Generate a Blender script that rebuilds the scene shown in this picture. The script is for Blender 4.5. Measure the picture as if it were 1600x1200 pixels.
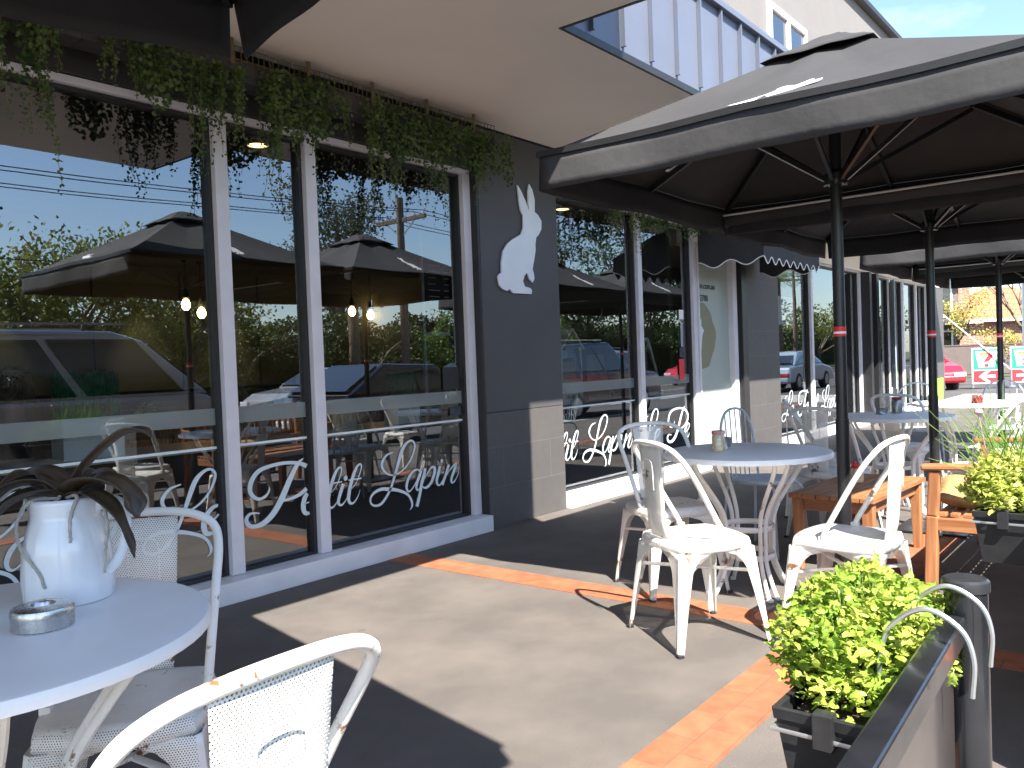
import bpy, bmesh, math, random
from mathutils import Vector, Matrix, noise
R = math.radians
for o in list(bpy.data.objects): bpy.data.objects.remove(o)
scene = bpy.context.scene
col = scene.collection
PI = math.pi

# ------------------------------------------------------------------ camera
# X runs along the shop front away from the camera, +Y towards the shop, Z up
cam_d = bpy.data.cameras.new('camera'); cam = bpy.data.objects.new('camera', cam_d); col.objects.link(cam)
right = Vector((0.6255911, -0.7792586, -0.0373069)); down = Vector((-0.04270862, 0.01354018, -0.99899581)); fwd = Vector((0.77898123, 0.62655622, -0.02481045))
mw = Matrix.Identity(4)
for i in range(3):
    mw[i][0] = right[i]; mw[i][1] = -down[i]; mw[i][2] = -fwd[i]
mw[0][3], mw[1][3], mw[2][3] = 0, 0, 1.22
cam.matrix_world = mw
cam_d.sensor_width = 36; cam_d.lens = 1295.0/1600*36; cam_d.clip_start = .05; cam_d.clip_end = 1500
scene.camera = cam

# ------------------------------------------------------------------ sky and sun
SUN = Vector((-.455, -.725, 1)).normalized()
elev = math.asin(SUN.z); azim = math.atan2(SUN.x, SUN.y)
w = bpy.data.worlds.new('World'); scene.world = w; w.use_nodes = True
nt = w.node_tree; bg = nt.nodes['Background']
sk = nt.nodes.new('ShaderNodeTexSky'); sk.sky_type = 'NISHITA'; sk.sun_disc = False
sk.sun_elevation = elev; sk.sun_rotation = azim % (2*PI); sk.dust_density = .5; sk.ozone_density = 2.6
tc = nt.nodes.new('ShaderNodeTexCoord'); mp = nt.nodes.new('ShaderNodeMapping'); mp.inputs['Scale'].default_value = (1.2, 2.6, 7)
nz = nt.nodes.new('ShaderNodeTexNoise'); nz.inputs['Scale'].default_value = 1.6; nz.inputs['Detail'].default_value = 9; nz.inputs['Roughness'].default_value = .62
cr = nt.nodes.new('ShaderNodeValToRGB'); cr.color_ramp.elements[0].position = .52; cr.color_ramp.elements[1].position = .82
mxc = nt.nodes.new('ShaderNodeMix'); mxc.data_type = 'RGBA'
mth = nt.nodes.new('ShaderNodeMath'); mth.operation = 'MULTIPLY'; mth.inputs[1].default_value = .3
nt.links.new(tc.outputs['Generated'], mp.inputs[0]); nt.links.new(mp.outputs[0], nz.inputs['Vector']); nt.links.new(nz.outputs['Fac'], cr.inputs[0])
nt.links.new(cr.outputs[0], mth.inputs[0]); nt.links.new(mth.outputs[0], mxc.inputs['Factor']); nt.links.new(sk.outputs[0], mxc.inputs[6])
mxc.inputs[7].default_value = (7.5, 8.2, 9.2, 1)
nt.links.new(mxc.outputs[2], bg.inputs[0]); bg.inputs[1].default_value = .1
sd = bpy.data.lights.new('sun', 'SUN'); so = bpy.data.objects.new('sun', sd); col.objects.link(so)
sd.energy = 4.6; sd.angle = R(.53); sd.color = (1, .94, .84)
so.rotation_euler = (-SUN).to_track_quat('-Z', 'Y').to_euler()
scene.view_settings.view_transform = 'Standard'; scene.view_settings.look = 'None'
scene.view_settings.exposure = 1.95; scene.view_settings.gamma = 1
scene.cycles.max_bounces = 8; scene.cycles.transparent_max_bounces = 24

# ------------------------------------------------------------------ helpers
def tag(o, label=None, cat=None, group=None, kind=None):
    if label: o['label'] = label
    if cat: o['category'] = cat
    if group: o['group'] = group
    if kind: o['kind'] = kind
    return o
def empty(name, loc=(0, 0, 0), rz=0, label=None, cat=None, group=None):
    o = bpy.data.objects.new(name, None); col.objects.link(o); o.empty_display_size = .1
    o.location = loc; o.rotation_euler = (0, 0, rz)
    return tag(o, label, cat, group)
def copy_tree(o, parent=None):
    c = o.copy(); col.objects.link(c)
    if parent: c.parent = parent
    for ch in list(o.children): copy_tree(ch, c)
    return c
def place(src, first, loc, rz, label, group=None):
    o = src if first else copy_tree(src)
    o.location = loc; o.rotation_euler = (0, 0, rz); o['label'] = label
    if group: o['group'] = group
    return o
class MB:
    def __init__(s): s.v = []; s.f = []; s.uv = []; s.has = False
    def add(s, vs, fs, uvs=None):
        b = len(s.v); s.v += [tuple(v) for v in vs]
        for i, f in enumerate(fs):
            s.f.append(tuple(b+k for k in f))
            if uvs: s.uv.append(uvs[i]); s.has = True
            else: s.uv.append([(0, 0)]*len(f))
        return s
    def box(s, x0, x1, y0, y1, z0, z1):
        v = [(x0, y0, z0), (x1, y0, z0), (x1, y1, z0), (x0, y1, z0), (x0, y0, z1), (x1, y0, z1), (x1, y1, z1), (x0, y1, z1)]
        return s.add(v, [(0, 3, 2, 1), (4, 5, 6, 7), (0, 1, 5, 4), (1, 2, 6, 5), (2, 3, 7, 6), (3, 0, 4, 7)])
    def bar(s, a, b, w, t, up=(0, 0, 1), w2=None, t2=None):
        a = Vector(a); b = Vector(b); d = (b-a).normalized(); up = Vector(up)
        if abs(d.dot(up)) > .98: up = Vector((1, 0, 0))
        x = d.cross(up).normalized(); y = x.cross(d).normalized()
        w2 = w if w2 is None else w2; t2 = t if t2 is None else t2
        v = []
        for p, ww, tt in ((a, w, t), (b, w2, t2)):
            for i, j in ((-1, -1), (1, -1), (1, 1), (-1, 1)): v.append(p+x*i*ww/2+y*j*tt/2)
        return s.add(v, [(3, 2, 1, 0), (4, 5, 6, 7), (0, 1, 5, 4), (1, 2, 6, 5), (2, 3, 7, 6), (3, 0, 4, 7)])
    def tube(s, pts, r, n=8, closed=False, flat=None, up0=None):
        pts = [Vector(p) for p in pts]; m = len(pts)
        rs = r if isinstance(r, (list, tuple)) else [r]*m
        vs = []; prev = None
        for i, p in enumerate(pts):
            if closed: t = pts[(i+1) % m]-pts[i-1]
            else: t = pts[min(i+1, m-1)]-pts[max(i-1, 0)]
            t.normalize()
            if prev is None:
                u = Vector(up0) if up0 else (Vector((0, 0, 1)) if abs(t.z) < .9 else Vector((1, 0, 0)))
            else: u = prev
            u = (u-t*u.dot(t)).normalized(); prev = u; vv = t.cross(u)
            for k in range(n):
                a = 2*PI*(k+.5)/n
                ru = rs[i]; rv = rs[i]*(flat if flat else 1)
                vs.append(p+u*math.cos(a)*ru+vv*math.sin(a)*rv)
        fs = []
        for i in range(m if closed else m-1):
            j = (i+1) % m
            for k in range(n): fs.append((i*n+k, i*n+(k+1) % n, j*n+(k+1) % n, j*n+k))
        if not closed: fs.append(tuple(range(n-1, -1, -1))); fs.append(tuple((m-1)*n+k for k in range(n)))
        return s.add(vs, fs)
    def lathe(s, prof, c=(0, 0, 0), n=32, sx=1, sy=1):
        c = Vector(c); vs = []; m = len(prof)
        for r, z in prof:
            for k in range(n):
                a = 2*PI*k/n; vs.append(c+Vector((r*math.cos(a)*sx, r*math.sin(a)*sy, z)))
        fs = [(i*n+k, i*n+(k+1) % n, (i+1)*n+(k+1) % n, (i+1)*n+k) for i in range(m-1) for k in range(n)]
        if prof[0][0] > 1e-4: fs.append(tuple(range(n-1, -1, -1)))
        if prof[-1][0] > 1e-4: fs.append(tuple((m-1)*n+k for k in range(n)))
        return s.add(vs, fs)
    def ring(s, c, r, rr, n=40, m=8, flat=None):
        return s.tube([(c[0]+r*math.cos(2*PI*i/n), c[1]+r*math.sin(2*PI*i/n), c[2]) for i in range(n)], rr, m, True, flat)
    def prism(s, pts, off):
        off = Vector(off); n = len(pts); v = [Vector(p) for p in pts]+[Vector(p)+off for p in pts]
        return s.add(v, [tuple(range(n-1, -1, -1)), tuple(range(n, 2*n))]+[(i, (i+1) % n, n+(i+1) % n, n+i) for i in range(n)])
    def build(s, name, m, parent=None, smooth=False, bevel=0, solid=0, sub=0, fixn=True):
        me = bpy.data.meshes.new(name); me.from_pydata(s.v, [], s.f)
        if s.has:
            ul = me.uv_layers.new(name='uv'); i = 0
            for u in s.uv:
                for q in u: ul.data[i].uv = q; i += 1
        if fixn:
            bm = bmesh.new(); bm.from_mesh(me); bmesh.ops.recalc_face_normals(bm, faces=bm.faces); bm.to_mesh(me); bm.free()
        ms = m if isinstance(m, (list, tuple)) else [m]
        for x in ms: me.materials.append(x)
        if smooth:
            me.polygons.foreach_set('use_smooth', [True]*len(me.polygons))
            if smooth != 'all':
                try: me.set_sharp_from_angle(angle=R(38))
                except Exception: pass
        o = bpy.data.objects.new(name, me); col.objects.link(o)
        if parent: o.parent = parent
        if solid:
            d = o.modifiers.new('solid', 'SOLIDIFY'); d.thickness = solid; d.offset = 0
        if bevel:
            d = o.modifiers.new('bevel', 'BEVEL'); d.width = bevel; d.segments = 2; d.limit_method = 'ANGLE'; d.angle_limit = R(40)
        if sub:
            d = o.modifiers.new('sub', 'SUBSURF'); d.levels = sub; d.render_levels = sub
        return o
def spline(pts, k=8, closed=False):
    pts = [Vector(p) for p in pts]; n = len(pts); out = []
    rng = n if closed else n-1
    for i in range(rng):
        p0 = pts[(i-1) % n] if (closed or i > 0) else pts[0]*2-pts[1]
        p1 = pts[i]; p2 = pts[(i+1) % n]
        p3 = pts[(i+2) % n] if (closed or i+2 < n) else pts[-1]*2-pts[-2]
        for j in range(k):
            t = j/k
            out.append(.5*((2*p1)+(p2-p0)*t+(2*p0-5*p1+4*p2-p3)*t*t+(3*p1-p0-3*p2+p3)*t**3))
    if not closed: out.append(pts[-1])
    return out
def text_obj(txt, size, name, m, parent, origin, xdir, ydir, extrude=.0008, align='LEFT', xs=1.0):
    cu = bpy.data.curves.new(name, 'FONT'); cu.body = txt; cu.size = size; cu.extrude = extrude; cu.align_x = align
    cu.resolution_u = 3
    t = bpy.data.objects.new('tmp_text', cu); col.objects.link(t)
    dg = bpy.context.evaluated_depsgraph_get(); me = bpy.data.meshes.new_from_object(t.evaluated_get(dg))
    bpy.data.objects.remove(t)
    x = Vector(xdir).normalized(); y = Vector(ydir).normalized(); z = x.cross(y)
    M = Matrix(((x.x*xs, y.x, z.x, origin[0]), (x.y*xs, y.y, z.y, origin[1]), (x.z*xs, y.z, z.z, origin[2]), (0, 0, 0, 1)))
    me.transform(M); me.name = name; me.materials.clear(); me.materials.append(m)
    o = bpy.data.objects.new(name, me); col.objects.link(o)
    if parent: o.parent = parent
    return o

# ------------------------------------------------------------------ materials
def nodes(name):
    m = bpy.data.materials.new(name); m.use_nodes = True; t = m.node_tree
    return m, t, t.nodes, t.links, t.nodes['Principled BSDF']
def mat(name, c, rough=.5, metal=0, var=.08, vscale=6, bump=0, bscale=60, spec=.5, coat=0, c2=None, thr=(.45, .62), detail=6, trans=0, emis=0, emc=None, rvar=.1):
    m, t, N, L, P = nodes(name)
    P.inputs['Roughness'].default_value = rough; P.inputs['Metallic'].default_value = metal
    P.inputs['Specular IOR Level'].default_value = spec; P.inputs['Coat Weight'].default_value = coat
    P.inputs['Coat Roughness'].default_value = .08
    tcn = N.new('ShaderNodeTexCoord')
    nz = N.new('ShaderNodeTexNoise'); nz.inputs['Scale'].default_value = vscale; nz.inputs['Detail'].default_value = detail
    L.new(tcn.outputs['Object'], nz.inputs['Vector'])
    cr = N.new('ShaderNodeValToRGB'); L.new(nz.outputs['Fac'], cr.inputs[0])
    e = cr.color_ramp.elements
    if c2 is None:
        e[0].position = .3; e[1].position = .7
        e[0].color = tuple(max(0, x*(1-var)) for x in c)+(1,); e[1].color = tuple(x*(1+var) for x in c)+(1,)
    else:
        e[0].position, e[1].position = thr; e[0].color = tuple(c)+(1,); e[1].color = tuple(c2)+(1,)
    L.new(cr.outputs[0], P.inputs['Base Color'])
    if rvar:
        mr = N.new('ShaderNodeMapRange'); mr.inputs[3].default_value = max(0.02, rough-rvar); mr.inputs[4].default_value = min(1, rough+rvar)
        n3 = N.new('ShaderNodeTexNoise'); n3.inputs['Scale'].default_value = vscale*3.1; L.new(tcn.outputs['Object'], n3.inputs['Vector'])
        L.new(n3.outputs['Fac'], mr.inputs[0]); L.new(mr.outputs[0], P.inputs['Roughness'])
    if bump:
        n2 = N.new('ShaderNodeTexNoise'); n2.inputs['Scale'].default_value = bscale; n2.inputs['Detail'].default_value = 5
        L.new(tcn.outputs['Object'], n2.inputs['Vector'])
        b = N.new('ShaderNodeBump'); b.inputs['Strength'].default_value = bump; b.inputs['Distance'].default_value = .01
        L.new(n2.outputs['Fac'], b.inputs['Height']); L.new(b.outputs[0], P.inputs['Normal'])
    if trans:
        tr = N.new('ShaderNodeBsdfTranslucent'); L.new(cr.outputs[0], tr.inputs[0])
        mx = N.new('ShaderNodeMixShader'); mx.inputs[0].default_value = trans
        L.new(P.outputs[0], mx.inputs[1]); L.new(tr.outputs[0], mx.inputs[2]); L.new(mx.outputs[0], N['Material Output'].inputs[0])
    if emis:
        P.inputs['Emission Color'].default_value = tuple(emc or c)+(1,); P.inputs['Emission Strength'].default_value = emis
    return m
def leafmat(name, c1, c2, scale=9, trans=.35, rough=.5):
    m = mat(name, c1, rough, c2=c2, thr=(.38, .62), vscale=scale, trans=trans, rvar=0, detail=3, spec=.35)
    return m
def perf_mat(name, c, rust=(.22, .1, .04), pitch=.0064, rad=.25, holes=True, rthr=.6):
    m, t, N, L, P = nodes(name)
    P.inputs['Roughness'].default_value = .42
    tcn = N.new('ShaderNodeTexCoord')
    nz = N.new('ShaderNodeTexNoise'); nz.inputs['Scale'].default_value = 9; nz.inputs['Detail'].default_value = 11; nz.inputs['Roughness'].default_value = .72
    geo = N.new('ShaderNodeNewGeometry')
    L.new(geo.outputs['Position'], nz.inputs['Vector'])
    cr = N.new('ShaderNodeValToRGB'); e = cr.color_ramp.elements; e[0].position = rthr; e[1].position = rthr+.035
    e[0].color = tuple(c)+(1,); e[1].color = tuple(rust)+(1,)
    n2 = N.new('ShaderNodeTexNoise'); n2.inputs['Scale'].default_value = 5; n2.inputs['Detail'].default_value = 4; L.new(geo.outputs['Position'], n2.inputs['Vector'])
    mr = N.new('ShaderNodeMapRange'); mr.inputs[1].default_value = .35; mr.inputs[2].default_value = .7; mr.inputs[3].default_value = .86; mr.inputs[4].default_value = 1.04
    L.new(n2.outputs['Fac'], mr.inputs[0])
    hs = N.new('ShaderNodeMix'); hs.data_type = 'RGBA'; hs.blend_type = 'MULTIPLY'; hs.inputs['Factor'].default_value = 1
    cb = N.new('ShaderNodeCombineColor'); L.new(mr.outputs[0], cb.inputs[0]); L.new(mr.outputs[0], cb.inputs[1])
    m3 = N.new('ShaderNodeMath'); m3.operation = 'POWER'; L.new(mr.outputs[0], m3.inputs[0]); m3.inputs[1].default_value = 1.3; L.new(m3.outputs[0], cb.inputs[2])
    L.new(nz.outputs['Fac'], cr.inputs[0]); L.new(cr.outputs[0], hs.inputs[6]); L.new(cb.outputs[0], hs.inputs[7]); L.new(hs.outputs[2], P.inputs['Base Color'])
    if holes:
        sep = N.new('ShaderNodeSeparateXYZ'); L.new(tcn.outputs['UV'], sep.inputs[0])
        def M(op, a, b=None):
            n = N.new('ShaderNodeMath'); n.operation = op
            for i, q in enumerate((a, b)):
                if q is None: continue
                if isinstance(q, (int, float)): n.inputs[i].default_value = q
                else: L.new(q, n.inputs[i])
            return n.outputs[0]
        u = M('DIVIDE', sep.outputs[0], pitch); v = M('DIVIDE', sep.outputs[1], pitch*.8)
        row = M('FLOOR', v); odd = M('FRACT', M('MULTIPLY', row, .5))
        uu = M('SUBTRACT', M('FRACT', M('ADD', u, odd)), .5); vv = M('MULTIPLY', M('SUBTRACT', M('FRACT', v), .5), .8)
        d = M('SQRT', M('ADD', M('MULTIPLY', uu, uu), M('MULTIPLY', vv, vv)))
        hole = M('LESS_THAN', d, rad)
        # uv (-1,-1) marks solid sheet
        solid = M('GREATER_THAN', sep.outputs[1], -50)
        hole = M('MULTIPLY', hole, solid)
        tr = N.new('ShaderNodeBsdfTransparent'); mx = N.new('ShaderNodeMixShader')
        L.new(hole, mx.inputs[0]); L.new(P.outputs[0], mx.inputs[1]); L.new(tr.outputs[0], mx.inputs[2]); L.new(mx.outputs[0], N['Material Output'].inputs[0])
    return m
def brickmat(name, c1, c2, mortar, bw, bh, ms, rough=.8, axes='XY', offset=.5, bump=.3, rot=0, blot=(.78, 1.15)):
    m, t, N, L, P = nodes(name)
    P.inputs['Roughness'].default_value = rough
    geo = N.new('ShaderNodeNewGeometry'); sep = N.new('ShaderNodeSeparateXYZ'); L.new(geo.outputs['Position'], sep.inputs[0])
    cb = N.new('ShaderNodeCombineXYZ'); idx = {'X': 0, 'Y': 1, 'Z': 2}
    L.new(sep.outputs[idx[axes[0]]], cb.inputs[0]); L.new(sep.outputs[idx[axes[1]]], cb.inputs[1])
    b = N.new('ShaderNodeTexBrick'); b.offset = offset; L.new(cb.outputs[0], b.inputs['Vector'])
    b.inputs['Scale'].default_value = 1; b.inputs['Brick Width'].default_value = bw; b.inputs['Row Height'].default_value = bh
    b.inputs['Mortar Size'].default_value = ms; b.inputs['Color1'].default_value = c1+(1,); b.inputs['Color2'].default_value = c2+(1,); b.inputs['Mortar'].default_value = mortar+(1,)
    nz = N.new('ShaderNodeTexNoise'); nz.inputs['Scale'].default_value = 14; nz.inputs['Detail'].default_value = 8; L.new(geo.outputs['Position'], nz.inputs['Vector'])
    mr = N.new('ShaderNodeMapRange'); mr.inputs[1].default_value = .3; mr.inputs[2].default_value = .7; mr.inputs[3].default_value = blot[0]; mr.inputs[4].default_value = blot[1]; L.new(nz.outputs['Fac'], mr.inputs[0])
    mx = N.new('ShaderNodeMix'); mx.data_type = 'RGBA'; mx.blend_type = 'MULTIPLY'; mx.inputs['Factor'].default_value = 1
    L.new(b.outputs['Color'], mx.inputs[6]); L.new(mr.outputs[0], mx.inputs[7]); L.new(mx.outputs[2], P.inputs['Base Color'])
    bp = N.new('ShaderNodeBump'); bp.inputs['Strength'].default_value = bump; bp.inputs['Distance'].default_value = .004; bp.invert = True
    L.new(b.outputs['Fac'], bp.inputs['Height']); L.new(bp.outputs[0], P.inputs['Normal'])
    return m
def asphalt_mat(name, base, light, patch):
    m, t, N, L, P = nodes(name)
    geo = N.new('ShaderNodeNewGeometry')
    def noise_(s, d=6, r=.6):
        n = N.new('ShaderNodeTexNoise'); n.inputs['Scale'].default_value = s; n.inputs['Detail'].default_value = d; n.inputs['Roughness'].default_value = r
        L.new(geo.outputs['Position'], n.inputs['Vector']); return n.outputs['Fac']
    cr = N.new('ShaderNodeValToRGB'); e = cr.color_ramp.elements; e[0].position = .35; e[0].color = tuple(x*.62 for x in base)+(1,); e[1].position = .72; e[1].color = light+(1,)
    x = cr.color_ramp.elements.new(.52); x.color = base+(1,)
    L.new(noise_(330, 3, .8), cr.inputs[0])
    c2 = N.new('ShaderNodeValToRGB'); e = c2.color_ramp.elements; e[0].position = .38; e[0].color = (.78, .78, .78, 1); e[1].position = .66; e[1].color = (1.12, 1.1, 1.08, 1)
    L.new(noise_(2.2, 8), c2.inputs[0])
    mx = N.new('ShaderNodeMix'); mx.data_type = 'RGBA'; mx.blend_type = 'MULTIPLY'; mx.inputs['Factor'].default_value = 1
    L.new(cr.outputs[0], mx.inputs[6]); L.new(c2.outputs[0], mx.inputs[7])
    # gum and oil spots with shapes of their own
    vo = N.new('ShaderNodeTexVoronoi'); vo.inputs['Scale'].default_value = 3.3; L.new(geo.outputs['Position'], vo.inputs['Vector'])
    lt = N.new('ShaderNodeMath'); lt.operation = 'LESS_THAN'; lt.inputs[1].default_value = .065; L.new(vo.outputs['Distance'], lt.inputs[0])
    ml = N.new('ShaderNodeMath'); ml.operation = 'MULTIPLY'; ml.inputs[1].default_value = .5; L.new(lt.outputs[0], ml.inputs[0])
    m2 = N.new('ShaderNodeMix'); m2.data_type = 'RGBA'; L.new(ml.outputs[0], m2.inputs['Factor']); L.new(mx.outputs[2], m2.inputs[6]); m2.inputs[7].default_value = patch+(1,)
    L.new(m2.outputs[2], P.inputs['Base Color']); P.inputs['Roughness'].default_value = .82
    bp = N.new('ShaderNodeBump'); bp.inputs['Strength'].default_value = .5; bp.inputs['Distance'].default_value = .004
    L.new(noise_(260, 4, .7), bp.inputs['Height']); L.new(bp.outputs[0], P.inputs['Normal'])
    return m
def woodmat(name, c1, c2, rough=.5, sc=(2, 30, 30), plank=None):
    m, t, N, L, P = nodes(name); P.inputs['Roughness'].default_value = rough
    tcn = N.new('ShaderNodeTexCoord'); mp = N.new('ShaderNodeMapping'); mp.inputs['Scale'].default_value = sc
    nz = N.new('ShaderNodeTexNoise'); nz.inputs['Scale'].default_value = 1; nz.inputs['Detail'].default_value = 8; nz.inputs['Distortion'].default_value = .8
    L.new(tcn.outputs['Object'], mp.inputs[0]); L.new(mp.outputs[0], nz.inputs['Vector'])
    cr = N.new('ShaderNodeValToRGB'); e = cr.color_ramp.elements; e[0].position = .35; e[1].position = .68; e[0].color = c1+(1,); e[1].color = c2+(1,)
    L.new(nz.outputs['Fac'], cr.inputs[0]); L.new(cr.outputs[0], P.inputs['Base Color'])
    return m
def glassmat(name, base=.3, tint=(.8, .84, .82), rough=0.0, wave=True, ior=1.6):
    m, t, N, L, P = nodes(name); N.remove(P)
    tr = N.new('ShaderNodeBsdfTransparent'); tr.inputs[0].default_value = tint+(1,)
    gl = N.new('ShaderNodeBsdfGlossy'); gl.inputs['Roughness'].default_value = rough; gl.inputs['Color'].default_value = (.92, .96, 1, 1)
    fr = N.new('ShaderNodeFresnel'); fr.inputs['IOR'].default_value = ior
    mr = N.new('ShaderNodeMapRange'); mr.inputs[1].default_value = 0; mr.inputs[2].default_value = 1; mr.inputs[3].default_value = base; mr.inputs[4].default_value = 1
    L.new(fr.outputs[0], mr.inputs[0])
    mx = N.new('ShaderNodeMixShader'); L.new(mr.outputs[0], mx.inputs[0]); L.new(tr.outputs[0], mx.inputs[1]); L.new(gl.outputs[0], mx.inputs[2])
    L.new(mx.outputs[0], N['Material Output'].inputs[0])
    if wave:
        geo = N.new('ShaderNodeNewGeometry'); n = N.new('ShaderNodeTexNoise'); n.inputs['Scale'].default_value = .8; n.inputs['Detail'].default_value = 1
        L.new(geo.outputs['Position'], n.inputs['Vector']); b = N.new('ShaderNodeBump'); b.inputs['Strength'].default_value = .06; b.inputs['Distance'].default_value = .02
        L.new(n.outputs['Fac'], b.inputs['Height']); L.new(b.outputs[0], gl.inputs['Normal'])
    return m
def emat(name, c, s):
    m, t, N, L, P = nodes(name); P.inputs['Base Color'].default_value = c+(1,); P.inputs['Emission Color'].default_value = c+(1,); P.inputs['Emission Strength'].default_value = s
    return m

M = {}
M['asphalt'] = asphalt_mat('footpath asphalt', (.12, .106, .097), (.23, .21, .19), (.07, .065, .06))
M['road'] = asphalt_mat('road asphalt', (.085, .082, .08), (.15, .145, .14), (.05, .05, .05))
M['paver'] = brickmat('terracotta pavers', (.34, .12, .058), (.28, .092, .042), (.19, .085, .05), .215, .11, .003, axes='XY')
M['paver2'] = brickmat('terracotta pavers across', (.34, .12, .058), (.28, .092, .042), (.19, .085, .05), .215, .11, .003, axes='YX')
M['concrete'] = mat('concrete', (.42, .4, .37), .85, var=.12, vscale=5, bump=.3)
M['tile'] = brickmat('dark wall tiles', (.092, .086, .086), (.086, .082, .082), (.14, .132, .128), .6, .3, .0022, rough=.6, axes='XZ', bump=.05, blot=(.94, 1.05))
M['charcoal'] = mat('smooth charcoal panel', (.07, .069, .074), .55, var=.05, vscale=1.5, bump=.02)
M['soffit'] = mat('painted soffit', (.8, .73, .66), .75, var=.04, vscale=1.3, bump=.05, bscale=20)
M['white_frame'] = mat('white frame paint', (.66, .64, .68), .45, var=.05, vscale=9, bump=.05)
M['white_sill'] = mat('white sill paint', (.72, .72, .76), .5, var=.07, vscale=5, bump=.1, c2=None)
M['black_frame'] = mat('black rubber', (.02, .02, .022), .45)
M['blackpaint'] = mat('black gloss paint', (.012, .012, .014), .22, coat=.3, var=.3, vscale=20)
M['blackpole'] = mat('black powder coat', (.014, .014, .016), .33, var=.2, vscale=10)
M['fascia'] = mat('dark fascia', (.035, .032, .033), .5, var=.15)
M['clad'] = mat('blue grey standing seam', (.15, .168, .22), .42, metal=.25, var=.06, vscale=2)
M['render'] = mat('rendered wall', (.175, .165, .16), .9, var=.04, vscale=3, bump=.2, bscale=90)
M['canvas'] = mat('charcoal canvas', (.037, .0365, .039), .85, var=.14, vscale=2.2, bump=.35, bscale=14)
M['canvas_shade'] = mat('canvas darkened as underside shade', (.014, .014, .016), .8, var=.2, vscale=3)  # darker copy of the canvas, underside shade put into the colour
M['canvas_under'] = M['canvas']
M['whiteprint'] = mat('white print', (.8, .82, .84), .6, var=.02)
M['pale'] = mat('pale vinyl lettering', (.62, .7, .74), .5, var=.02)
M['rabbit'] = mat('white metal cutout', (.78, .83, .88), .45, var=.03)
M['glass'] = glassmat('shop window glass', .155, (.72, .76, .74))
M['frost'] = mat('frosted band film', (.3, .36, .34), .5, var=.04)
def film(name, c, a):
    m, t, N, L, P = nodes(name); P.inputs['Base Color'].default_value = c+(1,); P.inputs['Roughness'].default_value = .5
    tr = N.new('ShaderNodeBsdfTransparent'); mx = N.new('ShaderNodeMixShader'); mx.inputs[0].default_value = a
    L.new(tr.outputs[0], mx.inputs[1]); L.new(P.outputs[0], mx.inputs[2]); L.new(mx.outputs[0], N['Material Output'].inputs[0]); return m
M['frost'] = film('frosted band film', (.42, .48, .46), .42)
M['inner_dark'] = mat('dark inner panel', (.012, .012, .014), .5)
M['ledge'] = mat('pale ledge', (.6, .64, .66), .4)
M['floor_in'] = woodmat('dark timber floor', (.05, .032, .02), (.1, .06, .035), .4)
M['wall_in'] = mat('olive wall', (.075, .08, .06), .7, var=.1, vscale=1)
M['ceil_in'] = mat('grey ceiling', (.09, .088, .085), .8)
M['whitechair'] = perf_mat('white enamel perforated', (.86, .845, .81))
M['whitemetal'] = perf_mat('white enamel metal', (.86, .845, .815), holes=False, rthr=.595)
M['tabletop'] = mat('white enamel table', (.88, .875, .87), .4, var=.03, vscale=5, c2=None)
M['bluegrey'] = mat('pale blue metal', (.5, .58, .66), .4)
M['wood'] = woodmat('oiled hardwood', (.26, .1, .04), (.41, .185, .08), .45, (3, 40, 40))
M['woody'] = woodmat('oiled hardwood across', (.26, .1, .04), (.41, .185, .08), .45, (40, 3, 40))
M['woodz'] = woodmat('oiled hardwood upright', (.28, .11, .045), (.44, .2, .09), .45, (40, 40, 3))
M['plastic'] = mat('black planter plastic', (.022, .023, .026), .35, var=.2, vscale=30)
M['rail'] = mat('black rail', (.014, .015, .018), .22, var=.4, vscale=9, coat=.5)
M['banner'] = mat('dark reflective banner', (.05, .04, .038), .18, var=.2, vscale=3, coat=.6)
M['steelhook'] = mat('galvanised hook', (.5, .52, .54), .35, metal=.8)
M['stainless'] = mat('scratched stainless', (.55, .54, .53), .28, metal=1, var=.15, vscale=40, rvar=.15)
M['ceramic'] = mat('white glazed ceramic', (.82, .83, .86), .18, var=.02, coat=.6, bump=.15, bscale=18)
M['soil'] = mat('potting soil', (.04, .026, .018), .95, var=.5, vscale=60, bump=1, bscale=90)
M['parsley'] = leafmat('parsley leaf', (.22, .36, .04), (.46, .52, .1), 16, .4)
M['parsley2'] = leafmat('yellow green leaf', (.34, .4, .06), (.54, .56, .16), 18, .4)
M['chive'] = leafmat('chive blade', (.16, .3, .06), (.3, .42, .12), 8, .3)
M['vine'] = leafmat('trailing vine leaf', (.045, .08, .02), (.1, .15, .04), 5, .3)
M['vinered'] = leafmat('dry vine leaf', (.2, .08, .03), (.14, .1, .04), 12, .3)
M['stem'] = mat('stem', (.12, .09, .04), .8)
M['orchid'] = mat('orchid leaf', (.04, .027, .022), .38, c2=(.085, .06, .032), thr=(.3, .75), vscale=7, bump=.2, bscale=30)
M['root'] = mat('aerial root', (.36, .34, .32), .7, c2=(.48, .44, .36), vscale=40)
M['hedge'] = leafmat('hedge leaf', (.07, .11, .02), (.3, .32, .08), 1.1, .35)
M['darkleaf'] = leafmat('dark tree leaf', (.04, .07, .02), (.09, .13, .04), .7, .3)
M['brightleaf'] = leafmat('bright tree leaf', (.09, .17, .03), (.2, .3, .07), 1, .35)
M['eucleaf'] = leafmat('eucalypt leaf', (.07, .09, .05), (.15, .17, .1), 1, .25)
M['yellowleaf'] = leafmat('golden leaf', (.42, .36, .07), (.55, .5, .16), 1, .3)
M['bark'] = mat('bark', (.16, .12, .09), .95, var=.3, vscale=9, bump=.8, bscale=20)
M['grass'] = leafmat('grass', (.08, .11, .03), (.17, .17, .05), 2, .2)
M['tyre'] = mat('tyre', (.02, .02, .02), .8)
M['rim'] = mat('alloy rim', (.5, .5, .52), .3, metal=.8)
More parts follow.
